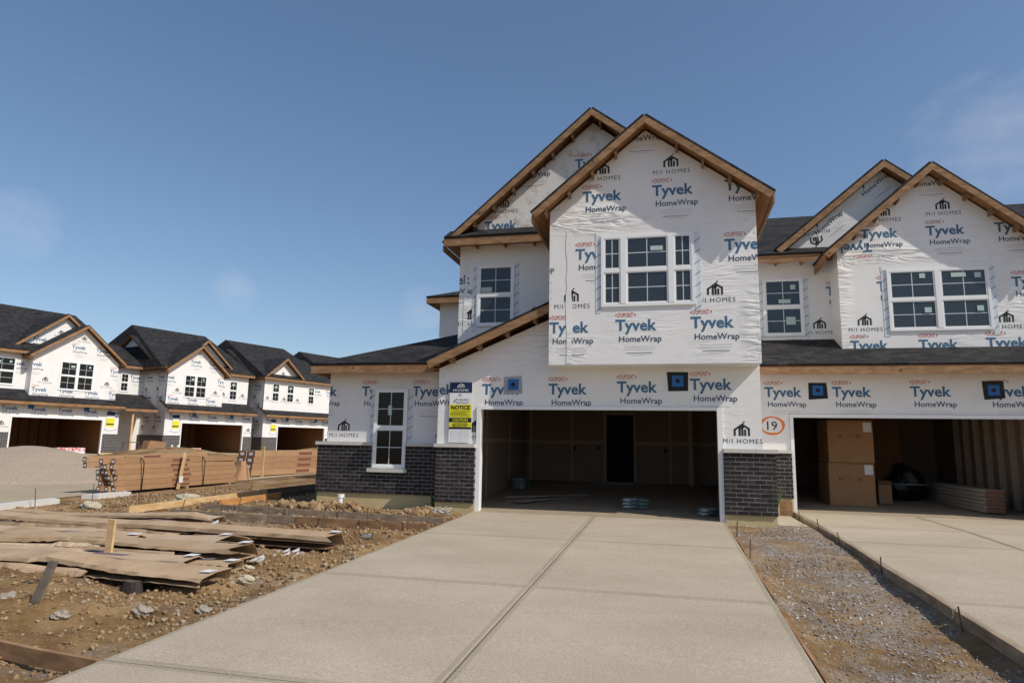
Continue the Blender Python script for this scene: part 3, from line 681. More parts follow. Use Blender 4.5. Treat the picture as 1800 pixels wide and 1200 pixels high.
roof_face(H, [(-4.05, .05, 3.08), (-.93, .05, 3.08), (-.93, 3.17, 4.328)]); roof_face(H, [(-4.05, 7, 3.08), (-4.05, .05, 3.08), (-.93, 3.17, 4.328), (-.93, 7, 4.328)])
part('eave_board', G().box(-4.05, -1.07, .045, .083, 2.90, 3.055), WOODX, H); part('eave_board', G().box(-4.05, -4.012, .084, 7, 2.90, 3.055), WOODX, H)
part('soffit', G().box(-4.0, -.95, .09, .49, 2.985, 2.995), OSB, H)
# --- overlapped sheet edges of the wrap
for (xa, xb, za, zb_, yy) in ((1.93, 2.05, 2.99, 5.72, -.5), (-.80, -.70, 3.3, 5.98, 1.2)):
    n_ = 14; g = G(); rr = random.Random(int(xa*100)); e0 = [xa+rr.uniform(-.02, .02) for _ in range(n_+1)]; e1 = [xb+rr.uniform(-.025, .025) for _ in range(n_+1)]
    for i in range(n_):
        z_a, z_b = za+(zb_-za)*i/n_, za+(zb_-za)*(i+1)/n_; g.hexa([(e0[i], yy-.008, z_a), (e1[i], yy-.007, z_a), (e1[i], yy-.0055, z_a), (e0[i], yy-.0055, z_a), (e0[i+1], yy-.008, z_b), (e1[i+1], yy-.007, z_b), (e1[i+1], yy-.0055, z_b), (e0[i+1], yy-.0055, z_b)])
    part('wrap_overlap', g, WRAPG, H)
part('wrap_overlap', G().box(-3.785, -2.78, .4975, .4995, 1.38, 1.99), WRAP, H)
# --- garage half gable roof and its rake
roof_face(H, [(-1.08, -.36, 3.10), (-1.08, 1.19, 3.10), (1.575, 1.19, 4.27), (1.575, -.36, 4.27)])
d = Vector((2.655, 0, 1.17)).normalized(); nn = Vector((-d.z, 0, d.x))
a, b = Vector((-1.08, -.362, 3.10))-nn*.015, Vector((1.575, -.362, 4.27))-nn*.015
part('rake_board', G().prism([a, b, b-nn*.155, a-nn*.155], (0, -.038, 0)), WOODX, H)
lookouts(H, (-1.08, 0, 3.10), (1.5, 0, 4.24), -.36, 0, .66, .55)
# --- projecting upper bay
front_wall(H, [(1.58, 2.97), (5.63, 2.97), (5.63, 6.25), (3.55, 7.80), (1.58, 6.18)], -.5,
    tyv=[(2.66, 6.42), (4.07, 6.45), (5.47, 6.46), (2.52, 5.2), (5.43, 5.25), (1.99, 3.69), (3.32, 3.71), (4.76, 3.73), (1.19, 5.19), (3.42, 7.88)],
    homes=[(4.06, 7.07), (2.68, 7.03), (2.05, 4.36), (4.84, 4.40)], name='bay_wall', m=WRAPB, extra=lambda p: (p.seam(1.6, 5.74, 2.6, 5.78), p.seam(4.5, 5.72, 5.6, 5.78), p.seam(1.98, 3.0, 1.96, 5.7), p.seam(1.62, 3.05, 1.62, 5.6), p.seam(5.58, 3.0, 5.58, 5.9)))
part('bay_side', G().box(1.58, 1.7, -.359, 1.2, 2.97, 6.1).box(5.5, 5.629, -.359, 1.2, 2.97, 6.15), WRAP, H)
part('bay_floor', G().box(1.59, 5.62, -.49, -.002, 2.955, 2.969), WRAP, H)
window(H, 2.64, 4.46, 4.12, 5.58, -.5, widths=[.245, .51, .245], stickers=[(3.62, 5.24, .24, .09)], label='triple window above the garage')
gable_roof(H, 3.55, 7.95, 1.26, 6.05, 5.93, 6.16, -.86, 1.6, -.5)
# --- recessed upper wall with big gable
front_wall(H, [(-.92, 2.9), (1.58, 2.9), (1.58, 6.08), (-.92, 6.08)], 1.2, tyv=[(1.75, 5.22), (-1.05, 5.22)], homes=[(-.62, 4.38), (.9, 4.38)])
side_wall(H, -.92, [(1.341, 2.9), (7, 2.9), (7, 6.08), (1.341, 6.08)])
window(H, -.47, .44, 4.10, 5.58, 1.2, stickers=[(-.36, 4.92, .26, .12)], label='upper window between the two rakes')
part('eave_board', G().box(-1.2, 1.575, .78, .818, 5.98, 6.14), WOODX, H)
part('soffit', G().box(-1.15, 1.57, .82, 1.19, 6.085, 6.095), OSB, H)
for x in (-.5, .2, .9, 1.4): part('rafter_tail', G().box(x, x+.04, .82, 1.19, 5.99, 6.084), WOODX, H)
roof_face(H, [(-1.2, .78, 6.16), (1.575, .78, 6.16), (1.575, 1.25, 6.45), (-1.2, 1.25, 6.45)])
front_wall(H, [(-.85, 6.30), (5.4, 6.40), (2.29, 8.95)], 1.2, m=WRAPM, tyv=[(.07, 6.52), (2.26, 7.92), (.78, 8.02)], homes=[(.13, 7.1)], name='gable_wall')
gable_roof(H, 2.29, 9.14, -1.25, 6.08, 5.7, 6.5, .86, 7, 1.2)
# --- roof behind, rear block
roof_face(H, [(-1.2, 1.3, 6.3), (5.6, 1.3, 6.3), (5.6, 8.5, 8.7), (2.5, 8.5, 8.7)], name='main_roof'); roof_face(H, [(-1.2, 14, 6.1), (-1.2, 1.3, 6.3), (2.5, 8.5, 8.7)], name='main_roof')
front_wall(H, [(-3.5, 2.9), (-.93, 2.9), (-.93, 6.0), (-3.5, 6.0)], 7.0, tyv=[(-1.6, 5.2)], homes=[(-2.5, 4.4)])
side_wall(H, -3.5, [(7.15, 2.9), (13, 2.9), (13, 6.0), (7.15, 6.0)])
roof_face(H, [(-3.85, 6.62, 6.12), (-.5, 6.62, 6.12), (-.5, 9.97, 7.46)]); roof_face(H, [(-3.85, 13, 6.12), (-3.85, 6.62, 6.12), (-.5, 9.97, 7.46), (-.5, 13, 7.46)])
part('eave_board', G().box(-3.85, -.95, 6.62, 6.658, 5.93, 6.09), WOODX, H); part('eave_board', G().box(-3.85, -3.812, 6.66, 13, 5.93, 6.09), WOODX, H)
part('soffit', G().box(-3.8, -.95, 6.67, 6.99, 6.02, 6.03), OSB, H)
def light_box(h, x, z, y, tm, label):
    g = G(); rj = [random.uniform(-.02, .02) for _ in range(8)]
    g.prism([(x-.20+rj[0], y-.006, z-.19+rj[1]), (x+.20+rj[2], y-.006, z-.19+rj[3]), (x+.19+rj[4], y-.006, z+.19+rj[5]), (x-.19+rj[6], y-.006, z+.18+rj[7])], (0, .003, 0))
    t = part('sealing_tape', g, tm, h, label)
    part('blue_plate', G().box(x-.11, x+.11, y-.03, y-.0065, z-.11, z+.11), BLUEBOX, t)
    part('cable_hole', G().tube([(x, y-.038, z), (x, y-.0305, z)], .045, 10), BLACKTAPE, t)
light_box(H, .74, 2.62, 0, GREYTAPE, 'blue light box sealed with torn grey tape'); light_box(H, 4.10, 2.68, 0, BLACKTAPE, 'blue light box sealed with black tape')

# ================================================================== the right townhouse
K = thing('townhouse', 'set-back white wrapped townhouse at the right edge with cardboard boxes in its garage', 'house', (6, 2.6, 0))
K.location = (0, 0, 0)
Y2 = 2.6
front_wall(K, [(5.66, -.05), (6.575, -.05), (6.575, 2.17), (5.66, 2.17)], Y2, homes=[(5.46, 1.72)])
front_wall(K, [(5.66, 2.171), (13, 2.171), (13, 3.12), (5.66, 3.12)], Y2, tyv=[(6.46, 2.63), (7.90, 2.63), (9.48, 2.64), (10.98, 2.64), (12.4, 2.64)])
front_wall(K, [(11.5, -.05), (13, -.05), (13, 2.17), (11.5, 2.17)], Y2)
part('garage_trim', G().box(6.58, 6.65, Y2-.035, Y2+.16, 0, 2.165).box(11.42, 11.495, Y2-.035, Y2+.16, 0, 2.165).box(6.651, 11.419, Y2-.034, Y2+.16, 2.09, 2.166), VINYL, K)
part('foundation', G().box(5.875, 6.575, Y2-.06, Y2+.14, -.3, .30), FOUND, K)
brick_front(K, 5.875, 6.575, .30, 1.285, Y2-.10)
part('stone_cap', G().box(5.875, 6.578, Y2-.145, Y2-.001, 1.287, 1.355), STONE, K)
light_box(K, 7.20, 2.70, Y2, BLACKTAPE, 'left blue box in black tape over the right garage'); light_box(K, 10.68, 2.70, Y2, BLACKTAPE, 'right blue box in black tape over the right garage')
# pent roof over the garage
roof_face(K, [(5.88, 2.08, 3.20), (13.2, 2.08, 3.20), (13.2, 3.9, 4.02), (5.88, 3.9, 4.02)])
part('eave_board', G().box(5.88, 13.2, 2.07, 2.108, 3.015, 3.175), WOODX, K); part('soffit', G().box(5.9, 13.2, 2.11, 2.595, 3.125, 3.135), OSB, K)
# bay wall and recess
front_wall(K, [(7.89, 3.45), (11.97, 3.45), (11.97, 6.10), (9.93, 7.84), (7.89, 6.10)], 3.1, name='bay_wall',
    tyv=[(10.22, 6.42), (11.62, 6.42), (8.83, 6.42), (8.26, 6.16, math.pi), (9.11, 5.14), (11.85, 5.14), (8.46, 3.75), (9.89, 3.75), (11.24, 3.77), (9.93, 7.85)], homes=[(10.22, 7.06), (8.41, 4.36), (11.29, 4.36), (8.96, 6.98)], m=WRAPB, extra=lambda p: (p.seam(7.95, 5.72, 8.85, 5.75), p.seam(11.1, 5.74, 11.9, 5.74), p.seam(8.72, 5.8, 8.72, 6.9)))
part('bay_side', G().box(7.89, 8.0, 3.241, 3.9, 3.6, 6.1), WRAP, K)
window(K, 8.92, 11.02, 4.10, 5.55, 3.1, units=2, stickers=[(9.60, 5.33, .12, .11), (10.25, 5.33, .3, .1), (10.72, 5.3, .13, .12), (9.66, 4.52, .14, .12), (10.72, 4.53, .13, .12)], label='twin window in the gabled bay')
gable_roof(K, 9.93, 7.98, 7.53, 5.92, 12.33, 5.92, 2.75, 6, 3.1)
front_wall(K, [(5.875, 3.8), (7.888, 3.8), (7.888, 6.05), (5.875, 6.05)], 3.9, tyv=[(8.18, 5.24), (7.2, 3.8)], homes=[(7.60, 4.44)])
window(K, 6.29, 7.25, 4.16, 5.64, 3.9, stickers=[(6.95, 5.35, .12, .12), (6.66, 5.0, .28, .1), (6.82, 4.45, .22, .2)], label='small upper window beside the bay')
part('eave_board', G().box(5.6, 7.86, 3.47, 3.508, 5.95, 6.11), WOODX, K); part('soffit', G().box(5.7, 7.88, 3.51, 3.89, 6.055, 6.065), OSB, K)
for x in (6.0, 6.6, 7.2, 7.7): part('rafter_tail', G().box(x, x+.04, 3.51, 3.89, 5.97, 6.054), WOODX, K)
roof_face(K, [(5.3, 3.45, 6.13), (16, 3.45, 6.13), (16, 8.5, 8.75), (5.3, 8.5, 8.75)], name='main_roof')
front_wall(K, [(6.95, 6.42), (11.5, 6.42), (9.2, 8.32)], 3.9, tyv=[(8.85, 8.12, .69), (7.72, 7.18, .69)], homes=[(7.62, 6.6, math.pi+.15)], name='gable_wall')
gable_roof(K, 9.2, 8.47, 6.62, 6.32, 11.8, 6.32, 3.6, 8, 3.9, look=False)
# spray painted lot number
ring = [(6.20+.27*math.cos(t)*(1+.05*math.sin(3*t)), 1.90+.21*math.sin(t)) for t in [k*2*math.pi/28+1 for k in range(29)]]
g = G()
for k in range(28):
    (a0, b0), (a1, b1) = ring[k], ring[k+1]; w0 = .82+.05*math.sin(k*.7)
    def inn(a_, b_): return (6.20+(a_-6.20)*w0, Y2-.006, 1.90+(b_-1.90)*w0)
    g.face([(a0, Y2-.006, b0), (a1, Y2-.006, b1), inn(a1, b1), inn(a0, b0)])
part('spray_ring', g, ORANGE, K, fix=False)
v, f = text2d('19', height=.20); g = G()
for q in f: g.face([(6.20+v[i][0], Y2-.008, 1.90+v[i][1]) for i in q])
part('lot_number', g, INK_BLACK, K, fix=False)
# --- right garage interior
g = G(); g.hexa([(5.9, 2.6, -.1), (11.9, 2.6, -.1), (11.9, 9.6, -.1), (5.9, 9.6, -.1), (5.9, 2.6, .002), (11.9, 2.6, .002), (11.9, 9.6, .20), (5.9, 9.6, .20)])
part('garage_floor', g, GFLOOR, K)
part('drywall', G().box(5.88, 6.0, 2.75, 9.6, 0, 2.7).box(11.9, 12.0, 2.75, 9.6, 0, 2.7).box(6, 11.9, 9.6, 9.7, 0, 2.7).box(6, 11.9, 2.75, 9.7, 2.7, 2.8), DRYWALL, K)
for i in range(8): part('stud', G().box(11.76, 11.9, 3.4+i*.62, 3.44+i*.62, .05, 2.7), SEAMTAPE, K)
# goods in the right garage
def fz(y): return (y-2.6)*.198/7+.004
def text_on(parent, body, x, y, z, width, m, height=None, bold=0, name='lettering'):
    v, f = text2d(body, width=width, height=height, bold=bold); g = G()
    for q in f: g.face([(x+v[i][0], y, z+v[i][1]) for i in q])
    return part(name, g, m, parent, fix=False)
z0 = fz(4.4)
for i, (zz_, tw, lab) in enumerate(((z0, .0, 'lower of the two big brown cartons in the right garage'), (z0+1.03, .02, 'upper of the two big brown cartons in the right garage'))):
    c = thing('carton', lab, 'box', (8.2+tw, 4.75, zz_), .06, 'big cartons stacked in the right garage')
    bx = part('box', G().box(-.52, .52, -.4, .5, 0, 1.02), mat('deep_brown_card', (.31, .165, .075), .85, (5, (.36, .20, .10))), c)
    part('tape_seam', G().box(-.52, .52, -.402, -.4001, .985, 1.0), CARDIN, c)
    part('shipping_label', G().box(.30, .49, -.403, -.4005, .74, .97), WHITEP, c)
    for sx in (-.26, .18): 
        text_on(c, 'T1', sx, -.402, .62, .10, INK_BLACK, bold=.03)
    g = G()
    for k in range(3): g.box(-.10, .08-.02*k, -.4025, -.4005, .60+.035*k, .605+.035*k)
    part('printed_lines', g, INK_BLACK, c)
c = thing('cardboard_sheet', 'tall brown cardboard sheet leaning behind the stacked cartons', 'cardboard', (9.35, 6.3, fz(6.3)))
part('sheet', G().prism([(-.65, 0, 0), (.65, 0, 0), (.62, .3, 2.35), (-.68, .3, 2.35)], (0, .04, 0)), mat('brown_card_dark', (.12, .055, .03), .9), c)
c = thing('carton_small', 'small orange and grey sack box beside the brown cartons', 'box', (9.15, 5.2, fz(5.2)))
part('box', G().box(-.15, .15, -.12, .12, 0, .55), mat('orange_print', (.45, .17, .03), .7, (14, (.25, .2, .15))), c); part('lid', G().box(-.152, .152, -.122, .122, .45, .555), CARDIN, c)
c = thing('wrapped_bundle', 'black plastic wrapped bundle on the right garage floor', 'bundle', (10.0, 6.2, fz(6.2)))
bmx = bmesh.new(); bmesh.ops.create_icosphere(bmx, subdivisions=3, radius=.5)
for v in bmx.verts: v.co = Vector((v.co.x*1.0, v.co.y*.7, max(v.co.z+.42, 0)*1.0))*(1+.10*math.sin(v.co.x*9+v.co.z*7))
mb = bpy.data.meshes.new('wrap'); bmx.to_mesh(mb); bmx.free(); mb.materials.append(mat('black_plastic', (.008, .008, .009), .3)); put('wrap', mb, c)
part('binding_strap', G().tube([(.52*math.cos(t)*1.02, .365*math.sin(t)*1.03, .42) for t in [k*math.pi/8 for k in range(17)]], .012, 5), GREYTAPE, c)
for i in range(6):
    c = thing('siding_plank_stack', 'white siding planks, layer %s of the pile along the right garage wall' % ['lowest', 'second', 'third', 'fourth', 'fifth', 'top'][i], 'siding', (10.75+.02*(i % 2), 3.55, fz(3.6)+.03+i*.085), 0, 'white siding layers in the right garage')
    part('plank', G().box(-.02, .35, .02, 4.2, 0, .075), mat('primed_siding', (.42, .38, .33), .7), c)
    part('plank_end', G().box(-.018, .348, 0, .019, .004, .07), mat('siding_core', (.20, .10, .06), .9), c)

# goods in the near garage
def sacks(x, y, n, lab, rz, w=.36, fl=GS):
    for i in range(n):
        c = thing('cement_sack', lab % ['bottom', 'second', 'third', 'top'][i], 'bag', (x+random.uniform(-.02, .02), y, y*fl+.003+i*.072), rz+random.uniform(-.1, .1), 'sacks on the garage floor')
        bm = bmesh.new(); bmesh.ops.create_cube(bm, size=1); bmesh.ops.subdivide_edges(bm, edges=bm.edges, cuts=5, use_grid_fill=True)
        for v in bm.verts:
            px_, py_, pz_ = v.co; e = max(abs(px_)*2, abs(py_)*2); th = .075*(1-.55*max(0, e-.6)/.4)
            v.co = Vector((px_*w*1.5, py_*w, .0375+pz_*th+.006*math.sin(px_*17+i)))
        m_ = bpy.data.meshes.new('sack'); bm.to_mesh(m_); bm.free(); m_.materials.append(mat('sack_paper', (.40, .43, .44), .6, (7, (.10, .17, .13), .08)))
        m_.polygons.foreach_set('use_smooth', [True]*len(m_.polygons)); put('sack', m_, c)
        part('printed_band', G().box(-w*.3, w*.3, -w*.52, -w*.5, .02, .055), mat('sack_print', (.04, .07, .09), .6), c)
sacks(3.15, 1.4, 3, '%s sack of the small pile on the garage threshold', .1)
sacks(4.70, .75, 2, '%s dark sack beside the right garage jamb', .4, .3)
sacks(-.1, 4.6, 4, '%s sack of the pile along the left garage wall', 1.2)
for i, (x0, y0, x1, y1, w_, z_) in enumerate(((.15, 1.3, 1.5, 4.2, .3, .0), (.35, 1.5, 1.2, 4.6, .22, .03), (.1, 1.9, 1.9, 3.6, .12, .06), (.6, 1.3, 1.6, 3.2, .2, .05))):
    L = math.hypot(x1-x0, y1-y0); c = thing('scrap_board', ['wide pale board lying lowest on the left of the garage floor', 'long narrow board leaning over the pale boards in the garage', 'thin crosswise strip on top of the garage scrap boards', 'short upper scrap board nearest the garage threshold'][i], 'board', (x0, y0, y0*GS+.006+z_), math.atan2(y1-y0, x1-x0))
    part('board', G().box(0, L, -w_/2, w_/2, 0, .02).box(.02, L*.6, -w_/2+.01, w_/2-.03, .0205, .028), mat('drywall_scrap', (.34, .30, .25), .9, (3, (.24, .18, .13))), c)

# ================================================================== notice board on the pier
N_ = thing('notice_sign', 'navy, yellow and white site notice board fixed on the left garage pier', 'sign', (-.40, -.03, 1.40))
part('board', G().box(-.25, .25, -.012, 0, 0, 1.27), WHITE, N_)
part('header', G().box(-.25, .25, -.015, -.0125, 1.05, 1.27), NAVY, N_)
part('yellow_panel', G().box(-.25, .25, -.0145, -.0125, .52, .80).box(-.25, .25, -.0145, -.0125, .32, .42), YELLOW, N_)
part('black_band', G().box(-.25, .25, -.016, -.0125, .425, .515).box(-.25, .25, -.016, -.0125, .28, .318), BLACK, N_)
def sign_text(body, x, z, w, m, h=None, bold=.01): text_on(N_, body, x, -.0185, z, w, m, h, bold)
sign_text('M/I HOMES', 0, 1.10, .34, WHITE, bold=0); sign_text('NOTICE', 0, .735, .42, BLACK, bold=.03); sign_text('CAUTION', 0, .47, .34, YELLOW, bold=.02)
sign_text('TO ALL SUBCONTRACTORS', 0, .655, .40, BLACK); sign_text('CONSTRUCTION', 0, .395, .32, BLACK); sign_text('AREA, AUTHORIZED', 0, .365, .36, BLACK); sign_text('PERSONNEL ONLY', 0, .337, .34, BLACK)
sign_text('19', -.02, .995, .06, INK_BLACK, bold=0)
gq = G()
for k in range(3): gq.box(-.22, .2-.03*k, -.0185, -.0165, .56+.03*k, .566+.03*k)
part('notice_lines', gq, BLACK, N_)
g = G(); random.seed(3)
for zb in (.90, .84):
    x = -.16; pts = []
    while x < .2: pts.append((x, -.018, zb+random.uniform(-.02, .025))); x += random.uniform(.008, .02)
    g.tube(pts, .0035, 4)
part('handwriting', g, INK_BLACK, N_)
g = G()
for k in range(7): g.box(-.2, .2, -.0145, -.0125, .03+.034*k, .034+.034*k)
g.box(-.2, -.197, -.0145, -.0125, .03, .25); g.box(.02, .023, -.0145, -.0125, .03, .25)
part('form_lines', g, INK_GREY, N_)
g = G(); st = lambda x0, z0, x1, z1: g.beam((x0, -.0175, z0), (x1, -.0175, z1), .003, .016, 0, (z1-z0, 0, -(x1-x0)))
for q in ((-.07, 1.155, -.07, 1.20), (-.075, 1.195, .005, 1.245), (0, 1.245, .07, 1.2), (.065, 1.205, .065, 1.155), (-.025, 1.155, -.025, 1.21), (.02, 1.155, .02, 1.215)): st(*q)
part('emblem', g, WHITE, N_)

# ================================================================== the far row of townhouses
TH = 0.3107; FO = Vector((-28.714, 25.475, .306))
RZ = math.pi/2-TH
def far_house(s, label, x0, x1, gx0, bay, apex, wins, gable2=None, side=True, x_recess=None, porch=False, dormer=None, board=True, sideprint=True):
    """unit of the far row; local x along the front, y into the house. s = offset along the row"""
    D = Vector((math.sin(TH), math.cos(TH), 0))
    h = thing('townhouse', label, 'house', FO+D*s, RZ, 'townhouses of the far row')
    # garage front
    gx1 = gx0+4.88; yb = .0
    grid = lambda a, b: [(a+.35+1.42*i, 2.52) for i in range(int((b-a)/1.42)+1)]
    front_wall(h, [(x0, 0), (gx0-.01, 0), (gx0-.01, 2.13), (x0, 2.13)], 0, homes=[(gx0-.45, 1.7)]); front_wall(h, [(gx1+.01, 0), (x1, 0), (x1, 2.13), (gx1+.01, 2.13)], 0, homes=[(gx1+.5, 1.7)])
    front_wall(h, [(x0, 2.131), (x1, 2.131), (x1, 3.0), (x0, 3.0)], 0, tyv=[(t[0], 2.52) for t in grid(x0+.3, x1)])
    part('garage_trim', G().box(gx0-.06, gx0+.03, -.04, .1, 0, 2.13).box(gx1-.03, gx1+.06, -.04, .1, 0, 2.13).box(gx0+.031, gx1-.031, -.039, .1, 2.06, 2.13), VINYL, h)
    brick_plain(h, [(x0-.02, gx0-.07, -.09, -.001, .1, 1.22)]); brick_plain(h, [(gx1+.07, x1+.02, -.09, -.001, .1, 1.22)])
    part('foundation', G().box(x0, gx0-.07, -.06, .05, -.5, .099), FOUND, h); part('foundation', G().box(gx1+.07, x1, -.06, .05, -.5, .099), FOUND, h)
    g = G().box(gx0-.4, gx1+.4, .12, 6.4, -.2, .0); part('garage_floor', g, GFLOOR, h)
    part('garage_lining', G().box(gx0-.5, gx0-.4, .12, 6.4, 0, 2.6).box(gx1+.4, gx1+.5, .12, 6.4, 0, 2.6).box(gx0-.4, gx1+.4, 6.4, 6.5, 0, 2.6).box(gx0-.4, gx1+.4, .13, 6.4, 2.6, 2.7), OSB, h)
    for i in range(9): part('stud', G().box(gx0+.1+i*.58, gx0+.14+i*.58, 6.28, 6.4, 0, 2.6), STUD, h)
    # pent roof
    roof_face(h, [(x0-.1, -.5, 2.95), (x1+.1, -.5, 2.95), (x1+.1, .75, 3.62), (x0-.1, .75, 3.62)]); part('eave_board', G().box(x0-.1, x1+.1, -.51, -.47, 2.78, 2.93), WOODX, h)
    # upper floor
    b0, b1 = bay; ax, az = apex
    tz = lambda r: [(b0+.5+1.42*i, r) for i in range(4)]
    if dormer is None:
        front_wall(h, [(b0, 3.2), (b1, 3.2), (b1, 5.62), (ax, az-.15), (b0, 5.62)], .12, tyv=tz(3.66)+[(ax-.25, 6.35), (ax+1.15, 6.3), (b0+.1, 5.1), (b1-.1, 5.1)], homes=[(ax, 6.95), (b0+.75, 4.3), (b1-.6, 4.3)], name='bay_wall')
        gable_roof(h, ax, az, b0-.32, 5.62, b1+.32, 5.62, -.22, 5, .12, look=False)
        if b1 < x1: front_wall(h, [(b1+.001, 3.4), (x1, 3.4), (x1, 5.75), (b1+.001, 5.75)], .75, tyv=[(b1+.1, 5.1)], homes=[(x1-.45, 4.3), (b1+.5, 4.3)])
        if b0 > x0: front_wall(h, [(x0, 3.4), (b0-.001, 3.4), (b0-.001, 5.75), (x0, 5.75)], .75, tyv=[(b0-.5, 5.1)])
        part('bay_side', G().box(b0+.001, b0+.1, .262, .75, 3.3, 5.6).box(b1-.1, b1-.001, .262, .75, 3.3, 5.6), WRAP, h)
        for (c0, c1) in ((x0-.3, b0-.05), (b1+.05, x1+.3)):
            if c1-c0 > .5:
                part('eave_board', G().box(c0, c1, .40, .44, 5.70, 5.85), WOODX, h)
    else:
        front_wall(h, [(x0, 3.2), (x1, 3.2), (x1, 5.75), (x0, 5.75)], .12, tyv=[(x1-1.6, 5.1), (x1-.2, 5.1)], homes=[(x0+.35, 4.25), (x0+1.95, 4.25), (x0+3.3, 4.25)])
        part('eave_board', G().box(x0-.3, x1+.3, -.24, -.20, 5.70, 5.85), WOODX, h)
        d0, d1 = dormer
        front_wall(h, [(d0+.2, 5.95), (d1-.2, 5.95), (ax, az-.2)], .3, homes=[(ax, 6.3)], name='gable_wall')
        gable_roof(h, ax, az, d0, 5.85, d1, 5.85, -.15, 5, .3, look=False)
    if gable2:
        gxa, gza, gl, gr = gable2
        front_wall(h, [(gl+.3, 6.2), (gr-.3, 6.2), (gxa, gza-.15)], 1.3, tyv=[(gxa+.7, 6.6), (gxa-1.3, 6.7)], homes=[(gxa-.2, 7.3)], name='gable_wall')
        gable_roof(h, gxa, gza, gl, 6.1, gr, 6.1, 1.0, 5.5, 1.3, look=False)
    for (a, b, c, d_, yy, u) in wins: window(h, a, b, c, d_, yy, units=u, near=False, stickers=[(a+(b-a)*.3, d_-.35, .22, .12), (b-.35, d_-.32, .12, .12)], tape=False)
    # side wall towards the camera, with its upper gable
    if side:
        tt = [(y, z) for z in (5.15, 3.75, 2.4) for y in (.9, 2.3, 3.7, 5.1, 6.5)] if sideprint else []
        hh = [(y, z) for z in (4.35, 1.75) for y in (1.2, 2.6, 4.0, 5.4)] if sideprint else []
        side_wall(h, x0, [(.141, 0), (9, 0), (9, 5.8), (.141, 5.8)], tyv=tt, homes=hh)
        brick_plain(h, [(x0-.09, x0-.001, -.09, 9, .1, 1.22)]); part('foundation', G().box(x0-.06, x0-.001, .06, 9, -.5, .099), FOUND, h)
        side_wall(h, x0+.02, [(1.6, 6.1), (8.4, 6.1), (5, 8.05)], m=WRAPG, name='gable_wall', tyv=[(4, 6.7)], homes=[(5.2, 7.2)])
        for (ya, yb_) in ((1.2, 5.0), (8.8, 5.0)):
            roof_face(h, [(x0-.25, ya, 6.02), (x0+3, ya, 6.02), (x0+3, 5, 8.3), (x0-.25, 5, 8.3)])
        part('eave_board', G().box(x0-.32, x0-.28, -.1, 9.3, 5.70, 5.85), WOODX, h)
    part('side_wall', G().box(x1-.12, x1-.001, .9, 9, 0, 5.8), WRAP, h)
    # main roof: hip
    e0, e1, ye, yk, zr = x0-.33, x1+.3, (.40 if dormer is None else -.24), 12.3, 9.25
    A, B, C, D2 = (e0, ye, 5.86), (e1, ye, 5.86), (e1, yk, 5.86), (e0, yk, 5.86); r0, r1 = (x0+.5, 6.2, zr), (x1-.4, 6.2, zr)
    for q in ([A, B, r1, r0], [B, C, r1], [C, D2, r0, r1], [D2, A, r0]): roof_face(h, q, name='main_roof')
    if board:
        s_ = thing('notice_sign', 'small navy and yellow site notice on the garage pier of the %s' % board, 'sign', FO+D*(s+gx0-.42 if gx0-x0 > .7 and not porch else s+gx1+.45)+Vector((math.cos(TH), -math.sin(TH), 0))*.02+Vector((0, 0, 1.45)), RZ, 'site notices on the far houses')
        part('board', G().box(-.24, .24, -.012, 0, 0, 1.15), WHITE, s_); part('header', G().box(-.24, .24, -.016, -.0125, .93, 1.15), NAVY, s_)
        part('yellow_panel', G().box(-.24, .24, -.016, -.0125, .42, .75).box(-.24, .24, -.016, -.0125, .22, .33), YELLOW, s_); part('black_band', G().box(-.24, .24, -.016, -.0125, .335, .415), BLACK, s_)
    for x in (gx0+.9, gx1-1.0): part('light_box', G().box(x-.14, x+.14, -.03, -.001, 2.55, 2.83), BLUEBOX, h)
    return h
W1 = far_house(-10.06, 'leftmost far townhouse with wide gabled bay and a porch on its right', -2.2, 5.85, 0, (.75, 5.55), (3.35, 7.75), [(2.2, 4.14, 3.75, 5.48, .12, 2), (-1.2, .2, 3.85, 5.45, .75, 1)], gable2=(2.75, 8.45, -.1, 5.6), side=False, porch=True, board='leftmost far house')
W2 = far_house(0, 'second far townhouse from the left with twin window under a single tall gable', -1.2, 5.65, 0, (-1.2, 3.05), (1.0, 7.56), [(.0, 1.73, 3.83, 5.42, .12, 2), (4.0, 4.72, 3.9, 5.35, .75, 1)], gable2=(2.16, 8.2, -.3, 4.6), board='second far house')
W3 = far_house(8.06, 'third far townhouse with a small dormer gable above three separate windows', -1.4, 4.6+.9, 0, (0, 4), (.45, 7.55), [(-.68, .05, 4.0, 5.45, .12, 1), (.75, 1.5, 4.0, 5.45, .12, 1), (2.95, 3.65, 4.0, 5.42, .12, 1)], dormer=(-1.65, 2.45), board='third far house')
W4 = far_house(15.9, 'farthest townhouse of the row, mostly hidden behind the near wing', -1.4, 5.5, 0, (0, 4), (.45, 7.55), [(-.68, .05, 4.0, 5.45, .12, 1)], dormer=(-1.65, 2.45), board=None)
